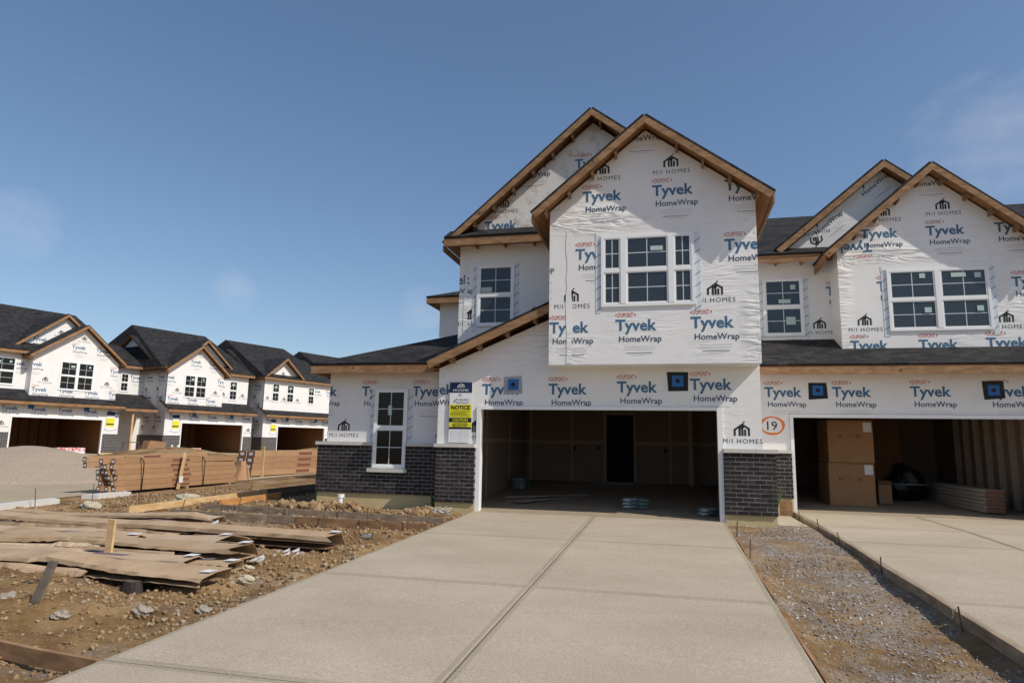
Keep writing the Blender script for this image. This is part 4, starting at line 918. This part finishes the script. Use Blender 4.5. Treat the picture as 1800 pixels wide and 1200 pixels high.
# porch between the first and second far house
g = W1
front_wall(W1, [(5.86, 0), (8.9, 0), (8.9, 5.75), (5.86, 5.75)], 3.0, tyv=[(8.3, 5.1)], name='porch_wall')
window(W1, 7.25, 7.85, 4.1, 5.37, 3.0, near=False, tape=False)
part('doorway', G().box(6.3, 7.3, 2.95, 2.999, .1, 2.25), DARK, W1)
roof_face(W1, [(5.86, -.5, 2.85), (8.0, -.5, 2.85), (8.9, 3.0, 3.9), (5.86, 3.0, 3.9)], name='porch_roof')
part('eave_board', G().box(5.96, 8.0, -.51, -.47, 2.68, 2.83), WOODX, W1); part('porch_post', G().box(6.5, 6.62, -.3, -.18, 0, 2.75), WOODNEW, W1)
part('eave_board', G().box(5.9, 8.75, 2.6, 2.64, 5.70, 5.85), WOODX, W1); roof_face(W1, [(5.5, 2.6, 5.87), (8.8, 2.6, 5.87), (8.8, 6.2, 7.6), (5.5, 6.2, 7.6)], name='porch_roof')
D = Vector((math.sin(TH), math.cos(TH), 0)); NF = Vector((-math.cos(TH), math.sin(TH), 0))
def far(sx, n, z): return FO+D*sx+NF*n+Vector((0, 0, z))
# pallets of shingles with red and white wrapping at the far garages
for i, (sx, w_, lab) in enumerate(((-7.3, 1.6, 'red and white wrapped pack on the floor of the leftmost far garage'), (.75, 1.3, 'red and white wrapped pack on the floor of the second far garage'))):
    c = thing('shingle_pack', lab, 'pack', far(sx, .6, .003), RZ)
    part('base', G().box(0, w_, 0, .5, 0, .16), WHITEP, c); part('wrap', G().box(.01, w_-.01, .0-.003, .48, .161, .36), mat('red_wrap', (.60, .07, .07), .5, (6, (.7, .66, .64), .04)), c)
# wheelbarrow and sawhorse by the far porch
c = thing('wheelbarrow', 'upturned rusty wheelbarrow in front of the far porch', 'wheelbarrow', far(-3.1, -2.4, .02), RZ)
g = G(); g.prism([(-.55, 0, .25), (.55, 0, .30), (.75, 0, .75), (-.35, 0, .85)], (0, .7, 0)); part('tray', g, mat('rusty_tray', (.24, .12, .06), .8, (6, (.36, .22, .12))), c)
part('handle', G().tube([(-1.3, .1, .05), (-.5, .12, .45), (.3, .12, .25)], .025).tube([(-1.3, .6, .05), (-.5, .58, .45), (.3, .58, .25)], .025), STEEL, c)
part('leg', G().tube([(-.5, .1, .0), (-.3, .1, .4)], .02).tube([(-.5, .6, .0), (-.3, .6, .4)], .02), STEEL, c)
part('wheel', G().tube([(.75, .3, .2), (.75, .4, .2)], .2, 12), BLACKTAPE, c)
c = thing('saw_horse', 'thin metal sawhorse standing beside the porch post', 'sawhorse', far(-4.5, -2.2, .0), RZ)
part('beam', G().tube([(-.5, 0, .75), (.5, 0, .75)], .025), STEEL, c)
for sx in (-.45, .45):
    for sy in (-.3, .3): part('leg', G().tube([(sx, 0, .75), (sx, sy, 0)], .018), STEEL, c)
for i, sx in enumerate((-2.5, -2.1)):
    tag(part('drain_pipe', G().tube([far(sx, -3.2, -.1), far(sx, -3.2, .62)], .06, 10), PVC), 'white upright drain pipe in front of the far porch, %s of two' % ('left' if i == 0 else 'right'), 'pipe', 'white pipes by the far porch')

# ================================================================== site things
def gz(x, y): return float(ground_z(np.array([x]), np.array([y]))[0])
def sl(y): return S*min(y, 0)
# form boards set on edge round the slabs still to be poured
def form_board(a, b, label, m, top=.02, hgt=.14, th=.038):
    a = Vector((a[0], a[1], 0)); b = Vector((b[0], b[1], 0)); L = (b-a).length
    c = thing('form_board', label, 'board', (a.x, a.y, sl(a.y)+top-hgt), math.atan2(b.y-a.y, b.x-a.x), 'form boards round the paths and drives')
    dz = sl(b.y)-sl(a.y); n = max(2, int(L/.5)); g = G()
    for i in range(n):
        u0, u1 = i/n, (i+1)/n
        w0, w1 = [.010*math.sin(u*9+a.x) for u in (u0, u1)]
        g.hexa([(L*u0, w0-th/2, dz*u0), (L*u1, w1-th/2, dz*u1), (L*u1, w1+th/2, dz*u1), (L*u0, w0+th/2, dz*u0), (L*u0, w0-th/2, dz*u0+hgt), (L*u1, w1-th/2, dz*u1+hgt), (L*u1, w1+th/2, dz*u1+hgt), (L*u0, w0+th/2, dz*u0+hgt)])
    bm = bmesh.new(); me_ = g.mesh('plank', m); bm.from_mesh(me_); bmesh.ops.remove_doubles(bm, verts=bm.verts, dist=.0005)
    bmesh.ops.delete(bm, geom=[f for f in bm.faces if len([e for e in f.edges if len(e.link_faces) > 2]) == 4], context='FACES_ONLY'); bm.to_mesh(me_); bm.free()
    put('plank', me_, c); return c
form_board((-6.45, -2.3), (-6.45, 2.3), 'pale form board of the side path, nearer the street', WOODNEW, .09)
form_board((-6.47, 2.35), (-6.55, 7.2), 'dark far form board of the side path, in line with the pale one', mat('old_shadowed_board', (.07, .055, .045), .8, (6, (.14, .11, .09))), .09)  # older boards, with the shadow on them put into the colour
form_board((-5.62, -.65), (-5.66, 1.7), 'orange new form board of the side path nearest the brick wing', wood_mat('orange_pine', (.42, .19, .06), (.55, .28, .10), 'D'), .08)
form_board((-5.66, 1.75), (-5.70, 6.0), 'dark form board behind the orange one beside the brick wing', mat('old_shadowed_board', (.07, .055, .045)), .08)
form_board((-5.55, -1.30), (-.10, -1.72), 'grey weathered form board of the front path, nearer the brick wing', WOODOLD, .075)
form_board((-5.45, -2.32), (-2.7, -2.45), 'left brown form board of the front path, nearer the cardboard', WOODOLD, .075)
form_board((-2.68, -2.45), (-.10, -2.55), 'right brown form board of the front path, ending at the drive', WOODX, .075)
form_board((-1.9, -9.02), (-.08, -9.27), 'short brown form board ending at the drive in the near left corner', WOODX, .0, .12)
form_board((6.555, 3.2), (6.555, -1.9), 'far length of form board along the right drive', WOODOLD, .02, .16)
form_board((6.555, -1.94), (6.555, -6.0), 'middle length of form board along the right drive', WOODOLD, .02, .16)
form_board((6.555, -6.04), (6.555, -11.5), 'near length of form board along the right drive', WOODOLD, .02, .16)
form_board((4.948, -1.0), (4.948, -5.9), 'thin form strip along the right edge of the main drive, far half', WOODX, -.02, .10, .03)
form_board((4.948, -6.6), (4.948, -12.0), 'thin form strip along the right edge of the main drive, near half', WOODX, -.02, .10, .03)
form_board((6.25, 2.3), (6.50, 2.3), 'short wood block against the foundation between the two drives', WOODX, .25, .35, .09)
# steel stakes
def stake(x, y, h_, lean, i, where):
    z = min(gz(x, y), sl(y)-.05)
    g = G().tube([(0, 0, -.12), (lean*.5, lean*.2, h_*.5), (lean, lean*.4, h_)], .008, 6); c = part('stake', g, STEEL); c.location = (x, y, z)
    tag(c, 'rusty steel form stake ' + where, 'stake', 'steel form stakes')
for i, (x, w) in enumerate(((-5.1, 'at the left end of the front path'), (-4.2, 'second from the left along the front path'), (-3.2, 'third from the left along the front path'), (-2.1, 'fourth from the left along the front path'), (-1.2, 'fifth along the front path, near the drive'), (-.45, 'at the drive end of the front path'))):
    stake(x, -2.5-.02*i, .34, random.uniform(-.05, .08), i, w)
for i, (x, y, w) in enumerate(((-4.6, -1.44, 'left of three inside the front path'), (-3.4, -1.53, 'middle of three inside the front path'), (-2.2, -1.62, 'right of three inside the front path'), (-6.55, -1.9, 'at the near end of the side path'), (-6.56, .4, 'in the middle of the side path'), (-5.74, .6, 'behind the orange board'), (-9.05, -2.0, 'by the white kerb, nearer one'), (-9.05, -.6, 'by the white kerb, farther one'))):
    stake(x, y, .40, random.uniform(-.04, .04), i, w)
for i, (y, w) in enumerate(((1.6, 'at the far end of the right drive board'), (-.3, 'second from the garage along the right drive board'), (-1.9, 'third from the garage along the right drive board'), (-3.9, 'fourth along the right drive board'), (-6.3, 'fifth along the right drive board, leaning'), (-8.4, 'nearest the camera along the right drive board'))):
    stake(6.51, y, .22, -.03*(i % 3), i, w)
for i, (y, w) in enumerate(((-1.4, 'upper one at the right edge of the main drive'), (-3.3, 'lower one at the right edge of the main drive'), (.05, 'against the right garage pier'))):
    stake(4.995, y, .26, .02, i, w)
# wooden stakes
def wood_stake(x, y, h_, w_, m, lab, tilt=(0, 0)):
    c = thing('wooden_stake', lab, 'stake', (x, y, gz(x, y)-.05)); 
    g = G(); w2 = w_/2; tx, ty = tilt
    g.hexa([(-w2*.3, -.012, -.08), (w2*.3, -.012, -.08), (w2*.3, .012, -.08), (-w2*.3, .012, -.08), (-w2+tx*.3, -.018, .08), (w2+tx*.3, -.018, .08), (w2+tx*.3, .018, .08), (-w2+tx*.3, .018, .08)])
    g.hexa([(-w2+tx*.3, -.018, .08), (w2+tx*.3, -.018, .08), (w2+tx*.3, .018, .08), (-w2+tx*.3, .018, .08), (-w2+tx, -.018+ty, h_), (w2+tx, -.018+ty, h_*.99), (w2+tx, .018+ty, h_*.99), (-w2+tx, .018+ty, h_)])
    part('shaft', g, m, c); return c
wood_stake(-2.88, -6.38, .56, .095, WOODNEW, 'new pine stake driven through the crushed cardboard', (.02, 0))
c = wood_stake(-1.75, -8.35, .42, .075, mat('old_grey_post', (.10, .085, .07), .9, (8, (.20, .17, .13))), 'old grey post leaning in the dirt at the near left', (.14, .05))
part('wire_tie', G().tube([(-.02+.06*math.cos(t), .04*math.sin(t), .24) for t in [k*math.pi/5 for k in range(11)]], .006, 4), STEEL, c)
bm = bmesh.new(); bmesh.ops.create_cone(bm, segments=14, radius1=.12, radius2=.10, depth=.16, cap_ends=True)
for v in bm.verts: v.co *= 1+.12*math.sin(v.co.x*31+v.co.y*17)
mb = bpy.data.meshes.new('chunk'); bm.to_mesh(mb); bm.free(); mb.materials.append(mat('rough_black', (.02, .018, .017), .85, (10, (.06, .05, .045)), (20, .6)))
c = thing('chunk', 'short black stump half under the front sheet of cardboard', 'chunk', (-1.78, -7.12, gz(-1.78, -7.12)+.04)); put('chunk_body', mb, c)  # rough black piece placed half under the front sheet
part('chunk_top', G().tube([(0, 0, .0795), (0, 0, .087)], .09, 12), mat('chunk_top_brown', (.12, .09, .06), .9), c)

# crushed long cartons in the yard
def crushed(a, b, w, hgt, seed, label, m=None, tear=0):
    """collapsed long carton: stiff sheets folded along their length, front edges lifted, torn ends"""
    a = Vector((a[0], a[1], 0)); b = Vector((b[0], b[1], 0)); L = (b-a).length; d = (b-a)/L; q = Vector((-d.y, d.x, 0)); r = random.Random(seed)
    c = thing('crushed_carton', label, 'cardboard', (a.x, a.y, 0), 0, 'crushed cartons lying in the yard')
    base = np.linspace(0, 1, 9); bx = a.x+d.x*L*base; by = a.y+d.y*L*base
    gzv = np.maximum(ground_z(bx, by), S*np.minimum(by, 0)-.10); gfit = np.polyval(np.polyfit(base, gzv, 1), base)+.03
    def sheet(name, u0, u1, sec, mt, kink, jag, lift=0):
        """sec: list of (across, height) from front edge to back edge"""
        nk = 4; us = [u0]+sorted(r.uniform(u0+.1*(u1-u0), u1-.1*(u1-u0)) for _ in range(nk-1))+[u1]
        kz = [r.uniform(-kink, kink) for _ in us]; kt = [r.uniform(-.35, .35) for _ in us]; kx = [r.uniform(-.03, .03) for _ in us]
        n = 36; V = []; F = []
        for i in range(n+1):
            u = u0+(u1-u0)*i/n; f_ = lambda k_: float(np.interp(u, us, k_)); zg = float(np.interp(u, base, gfit))
            for j, (x_, z_) in enumerate(sec):
                uu = u+(r.uniform(-.09, .09)/L if i in (0, n) else 0); e = r.uniform(-jag, jag) if j == 0 else 0
                p = d*(L*uu)+q*(x_*w+f_(kx)+e)
                V.append((p.x, p.y, zg+lift+max(.004, z_*hgt*(1+f_(kt)*(1 if j < len(sec)/2 else -.4))+f_(kz)*.5)+(r.uniform(-.008, .008) if jag and j == 0 else 0)))
        k = len(sec)
        for i in range(n):
            for j in range(k-1): F.append((i*k+j, (i+1)*k+j, (i+1)*k+j+1, i*k+j+1))
        me_ = bpy.data.meshes.new(name); me_.from_pydata(V, [], F); me_.materials.append(mt); o = put(name, me_, c)
        so = o.modifiers.new('s', 'SOLIDIFY'); so.thickness = .006; so.offset = 0; return V, k
    mt = m or CARDW
    sheet('lower_panel', .02, .98, [(-.55, .10), (-.1, .05), (.5, .15)], CARDIN if seed % 2 else mt, .02, .01)
    V, k = sheet('upper_panel', 0, 1, [(-.50, .55), (-.47, .80), (.05, 1.0), (.42, .70), (.50, .12)], mt, .05, .012, .02)
    if tear: sheet('torn_strip', .25, .95, [(-.78, .25), (-.62, .5), (-.45, .45)], CW3, .05, .05, .03)
    else: sheet('side_flap', .05, r.uniform(.5, .9), [(-.66, .10), (-.58, .42), (-.50, .50)], mt, .03, .02, .0)
    pe = Vector(V[-3]); part('end_label', G().prism([pe+Vector((-.02, -.08, .012)), pe+Vector((-.14, -.10, .014)), pe+Vector((-.13, .03, .016)), pe+Vector((-.01, .04, .014))], (0, 0, .003)), WHITEP, c)
    g = G(); pm = Vector(V[(len(V)//k//2)*k+2]); part('printed_patch', G().prism([pm+d*.0+Vector((0, 0, .009)), pm+d*.45+Vector((0, 0, .009)), pm+d*.45+q*.13+Vector((0, 0, .004)), pm+q*.13+Vector((0, 0, .004))], (0, 0, .002)), mat('carton_ink', (.16, .12, .12), .8), c)
    return c
CW2 = mat('pale_weathered_cardboard', (.44, .32, .205), .85, (1.7, (.32, .215, .125)), (10, .3)); CW3 = mat('sun_bleached_cardboard', (.50, .385, .265), .85, (2.5, (.40, .285, .18)), (12, .3))
crushed((-7.6, -4.05), (-.62, -4.75), .40, .20, 1, 'longest crushed carton tube, reaching nearly to the drive')
crushed((-7.9, -3.42), (-3.4, -3.62), .30, .15, 5, 'crushed carton lying farthest back, behind the longest tube', CW2)
crushed((-7.2, -4.72), (-1.9, -5.30), .66, .10, 2, 'widest flattened carton behind the new pine stake', CW3)
crushed((-6.2, -5.42), (-1.25, -5.92), .54, .16, 8, 'middle flattened carton right behind the pine stake foot', CW2)
crushed((-5.2, -6.15), (-1.55, -6.40), .46, .11, 3, 'torn flat carton in front of the pine stake', CW3, tear=1)
crushed((-3.3, -5.05), (-1.75, -5.85), .34, .10, 12, 'short torn sheet lying askew across the flattened cartons', CW3)
crushed((-5.6, -5.9), (-3.2, -5.6), .40, .16, 14, 'crumpled sheet lying askew left of the pine stake', CW2, tear=1)
crushed((-2.6, -6.62), (-1.15, -6.25), .26, .10, 16, 'small torn sheet right of the pine stake foot', CW2)
crushed((-4.4, -6.85), (-.95, -6.90), .46, .19, 4, 'nearest crushed carton with white label over the black stump')
# strapped cartons of siding by the road
CW, CHH, CL = .125, .135, 4.7
_cm = {}
def long_carton(x, y, z, L, rz, lab, w=CW, h_=CHH, grp='siding cartons strapped in a bundle by the road', tilt=0):
    vi = random.randrange(3); key = (L, w, h_, vi); cm = [CARD, mat('cardboard_b', (.31, .17, .085), .85, (5, (.37, .22, .12))), mat('cardboard_c', (.41, .25, .135), .85, (4, (.35, .20, .10)))][vi]
    if key not in _cm:
        _cm[key] = (G().box(0, w-.006, .004, L, 0, h_-.006)  .mesh('sleeve', cm), G().box(.004, w-.010, 0, .0035, .004, h_-.010).mesh('end_cap', CARDIN),
                    G().box(w*.25, w*.72, -.003, -.0005, h_*.25, h_*.7).mesh('end_label', WHITEP), G().box(w-.0058, w-.004, L*.42, L*.56, h_*.2, h_*.7).mesh('side_print', mat('carton_print', (.20, .075, .05), .8)))
    c = thing('siding_carton', lab, 'carton', (x, y, z), rz, grp); c.rotation_euler[0] = tilt
    for n_, m_ in zip(('sleeve', 'end_cap', 'end_label', 'side_print'), _cm[key]): put(n_, m_, c)
    return c
ords = ['bottom', 'second', 'third', 'fourth', 'fifth', 'sixth']; cols_ = ['street-side', 'second', 'third', 'yard-side']
zb = .008*.5-.03
for r_ in range(5):
    for c_ in range(4):
        long_carton(-10.03+c_*CW+random.uniform(-.006, .006)-.02*r_, .50+random.uniform(-.14, .14)+.02*(4-r_), zb+.06+r_*CHH, CL, random.uniform(-.004, .004), 'long siding carton, %s column, %s layer of the strapped bundle' % (cols_[c_], ords[r_]))
long_carton(-10.30, .25, zb+.06+5*CHH-.1, 4.3, -.02, 'long siding carton overhanging the street end of the bundle, lower', tilt=.02)
long_carton(-10.30, .22, zb+.07+6*CHH-.1, 4.3, -.02, 'long siding carton overhanging the street end of the bundle, upper', tilt=.02)
long_carton(-9.98, .40, zb+.06+5*CHH, CL, .012, 'loose siding carton on top of the bundle, street side'); long_carton(-9.76, .55, zb+.06+5*CHH, CL, -.01, 'loose siding carton on top of the bundle, yard side')
for i, y in enumerate((1.35, 3.7)):
    g = G(); x0, x1, zt = -10.12, -9.50, zb+.07+6*CHH
    g.beam((x0, y, zb+.03), (x0, y, zt), .03, .006, 0, (1, 0, 0)).beam((x1, y, zb+.03), (x1, y, zt-CHH), .03, .006, 0, (1, 0, 0)).beam((x0, y, zt), (x1-.1, y, zt), .03, .006).beam((x1-.1, y, zt), (x1, y, zt-CHH), .03, .006, 0, (1, 0, 1))
    tag(part('strap', g, BLACKTAPE), 'black steel band round the carton bundle, %s one' % ('nearer' if i == 0 else 'farther'), 'strap', 'bands round the carton bundle')
c = thing('wooden_stake', 'yellow pine stick leaning on the carton bundle with a white tag', 'stake', (-9.40, 2.55, zb)); part('shaft', G().beam((0, 0, 0), (-.06, .25, 1.0), .05, .09), WOODNEW, c); part('tag', G().box(.03, .04, -.02, .12, .18, .36), WHITEP, c)
for i, y in enumerate((.7, 3.0, 4.9)): tag(part('timber_skid', G().box(-10.1, -9.5, y, y+.09, zb-.04, zb+.058), WOODOLD), 'timber skid under the carton bundle, %s' % ['nearest', 'middle', 'farthest'][i], 'timber', 'skids under the bundle')
# second stack with bigger cartons
zb2 = .07
for r_ in range(4):
    for c_ in range(2): long_carton(-11.45+c_*.36, 7.8+.05*r_, zb2+r_*.225, 6.0, -.105, 'big siding carton, %s column, %s layer of the far stack' % (['street-side', 'yard-side'][c_], ords[r_]), .355, .225, 'big siding cartons of the far stack')
for i, (x, y) in enumerate(((-10.72, 8.3), (-10.36, 11.6))):
    tag(part('wooden_post', G().box(x, x+.09, y, y+.05, .02, 1.12), WOODNEW), 'yellow pine post holding the far carton stack, %s one' % ('nearer' if i == 0 else 'farther'), 'post', 'posts at the far carton stack')
for i in range(7):
    c = thing('leaning_carton', 'short carton leaning between the two carton stacks, number %s from the left' % ['one', 'two', 'three', 'four', 'five', 'six', 'seven'][i], 'carton', (-10.15-.06*i, 5.5+.27*i, .02), random.uniform(-.3, .3), 'short cartons leaning between the stacks')
    hh = random.uniform(.45, .75); tl = random.uniform(-.18, .18)
    part('sleeve', G().hexa([(-.16, -.05, 0), (.16, -.05, 0), (.16, .07, 0), (-.16, .07, 0), (-.16+tl, .0, hh), (.16+tl, .0, hh), (.16+tl, .12, hh), (-.16+tl, .12, hh)]), CARD, c)
    part('end_cap', G().hexa([(-.15+tl, .005, hh+.0005), (.15+tl, .005, hh+.0005), (.15+tl, .115, hh+.0005), (-.15+tl, .115, hh+.0005), (-.15+tl, .005, hh+.004), (.15+tl, .005, hh+.004), (.15+tl, .115, hh+.004), (-.15+tl, .115, hh+.004)]), CARDIN, c)

# gravel pile across the road
def pile(name, cx, cy, rx, ry, h_, m, label, n=70):
    u = np.linspace(-1, 1, n); X, Y_ = np.meshgrid(u, u); rr = np.sqrt(X**2+Y_**2)
    Z = h_*np.clip(1-rr**1.35, 0, 1)*(.9+.25*fbm(X*3+5, Y_*3, 77, 3)) + .05*(fbm(X*14, Y_*14, 91, 3)-.5)*(rr < 1) - .06*(rr >= 1)
    me_ = bpy.data.meshes.new(name); ii = np.arange(n*n).reshape(n, n)
    me_.from_pydata(np.stack([X*rx, Y_*ry, Z], -1).reshape(-1, 3).tolist(), [], np.stack([ii[:-1, :-1], ii[:-1, 1:], ii[1:, 1:], ii[1:, :-1]], -1).reshape(-1, 4).tolist())
    me_.polygons.foreach_set('use_smooth', [True]*len(me_.polygons)); me_.materials.append(m)
    o = put(name, me_, None, (cx, cy, .008*max(cy, 0)-.03)); return tag(o, label, 'pile')
pile('gravel_pile', -17.2, 4.6, 4.6, 3.4, 1.0, mat('pea_gravel', (.26, .20, .145), .95, (26, (.42, .34, .26), .15), (30, .7)), 'broad brown gravel pile heaped on the road at far left')
pile('dirt_mound', -22.5, 17.5, 5.5, 3.0, .75, SOIL, 'low clay mound in front of the far garages')
pile('dirt_mound', -18.5, 27, 5.0, 3.5, .7, SOIL, 'low clay mound behind the far carton stack')

# stones and clods
ico = bmesh.new(); bmesh.ops.create_icosphere(ico, subdivisions=1, radius=1); ico.verts.ensure_lookup_table()
IV = np.array([v.co[:] for v in ico.verts]); IF = np.array([[v.index for v in f.verts] for f in ico.faces]); ico.free()
def rubble(name, label, cat, pts, sizes, mats, seed, sink=.35):
    r = np.random.default_rng(seed); n = len(pts)
    V = IV[None]*(1+r.uniform(-.32, .32, (n, len(IV), 1)))*r.uniform(.6, 1.25, (n, 1, 3))*sizes[:, None, None]
    V[:, :, 2] *= .75
    V = V+pts[:, None, :]; V[:, :, 2] += (sizes*(.75-sink))[:, None]*.8
    F = IF[None]+(np.arange(n)*len(IV))[:, None, None]
    me_ = bpy.data.meshes.new(name); me_.from_pydata(V.reshape(-1, 3).tolist(), [], F.reshape(-1, 3).tolist())
    for q in mats: me_.materials.append(q)
    me_.polygons.foreach_set('material_index', np.repeat(r.integers(0, len(mats), n), len(IF)).astype(np.int32))
    o = put(name, me_); o['kind'] = 'stuff'; o['label'] = label; o['category'] = cat; return o
def scatter(n, x0, x1, y0, y1, seed, smin, smax, power=2.5, near=0):
    r = np.random.default_rng(seed); x = r.uniform(x0, x1, n); y = y0+(y1-y0)*r.random(n)**(1+near)
    dens = fbm(x*.9, y*.9, seed+50, 3); keep = r.random(n) < np.clip((dens-.3)*3, .12, 1); x = x[keep]; y = y[keep]
    s = smin+(smax-smin)*r.random(len(x))**power*1.0
    return np.stack([x, y, ground_z(x, y)], -1), s
CL1 = mat('clod_brown', (.19, .117, .056), .95, (20, (.23, .14, .07))); CL2 = mat('clod_tan', (.36, .25, .138), .95, (20, (.21, .135, .07))); CL3 = mat('limestone_bits', (.36, .30, .22), .95, (20, (.27, .22, .15)))
def yard(n, seed, x0, x1, smin, smax, power):
    r = np.random.default_rng(seed); d_ = np.exp(r.uniform(math.log(3.2), math.log(17), n)); y = -13.4+d_; x = r.uniform(x0, x1, n)
    keep = (r.random(n) < np.clip((fbm(x*.9, y*.9, seed+50, 3)-.28)*3, .15, 1)) & (x > 3.9-d_*1.32); x = x[keep]; y = y[keep]; d_ = d_[keep]
    s = (smin+(smax-smin)*r.random(len(x))**power)*np.clip(d_/7, .5, 1.15)
    return np.stack([x, y, ground_z(x, y)], -1), s
p_, s_ = yard(90000, 5, -9.2, -.12, .005, .042, 7)
ok = ~((p_[:, 1] > -.0) & (p_[:, 0] > -4.1)); rubble('dirt_clods', 'brown clay clods and pale stones strewn over the yard', 'soil', p_[ok], s_[ok], [CL1, CL2, CL2, CL1, CL2, CL1, CL3], 9)
p_, s_ = yard(12000, 15, 5.0, 6.5, .005, .017, 3)
GR1 = mat('gravel_grey', (.26, .235, .21), .95, (30, (.36, .33, .30))); GR2 = mat('gravel_pale', (.46, .43, .39), .95); GR3 = mat('gravel_brown', (.20, .145, .10), .95)
rubble('gravel', 'crushed grey stone between the two drives', 'gravel', p_, s_, [GR1, GR3, GR2, GR1, CL2], 19)
p_, s_ = scatter(3500, -5.6, -.3, -2.45, -1.5, 25, .008, .02, 3); rubble('gravel', 'grey gravel bed between the front path boards', 'gravel', p_, s_, [GR1, GR2, GR1], 29)
p_, s_ = scatter(900, -4.2, -1.0, -.75, .1, 35, .02, .12, 3); rubble('dirt_clods', 'heap of tan clods against the brick wing', 'soil', p_, s_, [CL2, CL1, CL2], 39)
ROCKG = mat('grey_stone', (.25, .215, .17), .95, (9, (.36, .31, .25)), (25, .8))
def rock(x, y, r_, lab, seed, m=ROCK, flat=.7):
    bm = bmesh.new(); bmesh.ops.create_icosphere(bm, subdivisions=3, radius=r_); rr = random.Random(seed); ph = [rr.uniform(0, 6) for _ in range(6)]
    for v in bm.verts:
        n = v.co.normalized(); k = 1+.22*math.sin(n.x*3+ph[0])*math.sin(n.y*4+ph[1])+.13*math.sin(n.z*7+ph[2]+n.x*5)+.06*math.sin(n.x*17+ph[3])*math.sin(n.y*15+ph[4])
        v.co = Vector((v.co.x*k*1.25, v.co.y*k, v.co.z*k*flat))
    mb_ = bpy.data.meshes.new('rock'); bm.to_mesh(mb_); bm.free(); mb_.materials.append(m)
    tag(put('rock', mb_, None, (x, y, gz(x, y)+r_*.3)), lab, 'rock', 'loose rocks in the yard')
rock(-8.1, -1.55, .16, 'big pale limestone rock near the white kerb', 1); rock(-7.3, .35, .22, 'flat pale rock in the dirt before the siding cartons', 2, flat=.45)
rock(-1.1, -6.1, .06, 'tan rock at the torn end of the cardboard', 3); rock(-.75, -6.6, .07, 'small tan rock by the nearest carton label', 4)
rock(-1.35, -8.4, .06, 'grey crusted stone near the leaning post', 5, ROCKG); rock(-.95, -7.9, .07, 'grey stone between stump and drive', 6, ROCKG); rock(-.55, -7.55, .06, 'small grey stone close to the drive edge', 7, ROCKG); rock(-2.2, -8.2, .06, 'grey crusted stone left of the leaning post', 8, ROCKG)
rock(5.35, .55, .11, 'grey lump of spilled concrete by the brick pier', 9, mat('spilled_concrete', (.28, .26, .23), .95, (10, (.36, .33, .29)), (30, .8)), .5)
# small things
c = thing('drain_pipe', 'short white pipe stub standing before the brick wing', 'pipe', (-2.95, -.28, gz(-2.95, -.28)-.05)); part('pipe', G().tube([(0, 0, 0), (0, 0, .26)], .065, 14), PVC, c); part('collar', G().tube([(0, 0, .19), (0, 0, .265)], .075, 14), PVC, c)
c = thing('tin_can', 'dented silver can lying by the drive edge', 'can', (-.75, -3.55, gz(-.75, -3.55)+.035)); part('can_body', G().tube([(-.07, 0, 0), (.07, .03, 0)], .036, 12), mat('tin', (.5, .5, .5), .3, metal=.8), c); part('can_end', G().tube([(.0705, .03, 0), (.076, .032, 0)], .03, 12), DARK, c)
g = G(); rr = random.Random(4)
for k in range(5): g.tube([(rr.uniform(-.22, .22), rr.uniform(-.12, .12), rr.uniform(0, .16)) for _ in range(7)], .008, 5)
o = part('cable_tangle', g, mat('pale_cable', (.50, .47, .42), .6)); o.location = (-.55, -.62, gz(-.55, -.62)+.05); tag(o, 'tangled pale cables lying at the left garage pier', 'cable')
def weed(x, y, h_, n, lab, z=None):
    g = G(); rr = random.Random(int(x*100))
    for k in range(n):
        t = rr.uniform(0, 6.28); l = rr.uniform(.5, 1)*h_; dx, dy = math.cos(t)*l*.45, math.sin(t)*l*.35; w_ = .012
        b0 = Vector((rr.uniform(-.05, .05), rr.uniform(-.03, .03), 0)); m_ = b0+Vector((dx*.4, dy*.4, l*.65)); e_ = b0+Vector((dx, dy, l*rr.uniform(.75, 1)))
        sd_ = Vector((-math.sin(t), math.cos(t), 0))*w_; g.face([b0-sd_*.6, b0+sd_*.6, m_+sd_, m_-sd_]); g.face([m_-sd_, m_+sd_, e_])
    o = part('weed', g, GREEN, fix=False); o.location = (x, y, gz(x, y) if z is None else z); tag(o, lab, 'weed')
weed(-1.05, .30, .42, 26, 'green weed in the corner between wing and pier', -.02); weed(5.98, 1.4, .75, 40, 'green weed between the brick pier and the right drive', -.05)
struct(part('concrete_pad', G().box(5.92, 6.42, .2, 2.1, -.2, -.045), CONC))
g = G(); rr = random.Random(9)
for i, (x, y, lab) in enumerate(((-3.55, -3.62, 'white crumpled paper behind the long carton tube'), (-1.0, -5.35, 'white paper scrap beside the long carton tube end'), (-1.25, -5.75, 'white torn label on the dirt near the middle carton'))):
    g = G(); 
    for k in range(5): a_ = Vector((rr.uniform(-.1, .1), rr.uniform(-.07, .07), rr.uniform(.0, .07))); g.face([a_, a_+Vector((.09, .01, .02)), a_+Vector((.07, .06, .05)), a_+Vector((-.02, .05, .01))])
    o = part('paper_scrap', g, WHITEP, fix=False); o.location = (x, y, gz(x, y)+.02); tag(o, lab, 'paper', 'paper scraps in the yard')

# stand each near house's empty at its own base; its parts keep their places
for root_, loc_ in ((H, (2.4, 0, 0)), (K, (8.8, 2.6, 0))):
    root_.location = loc_
    for ch in root_.children: ch.matrix_parent_inverse = Matrix.Translation(Vector(loc_)).inverted()
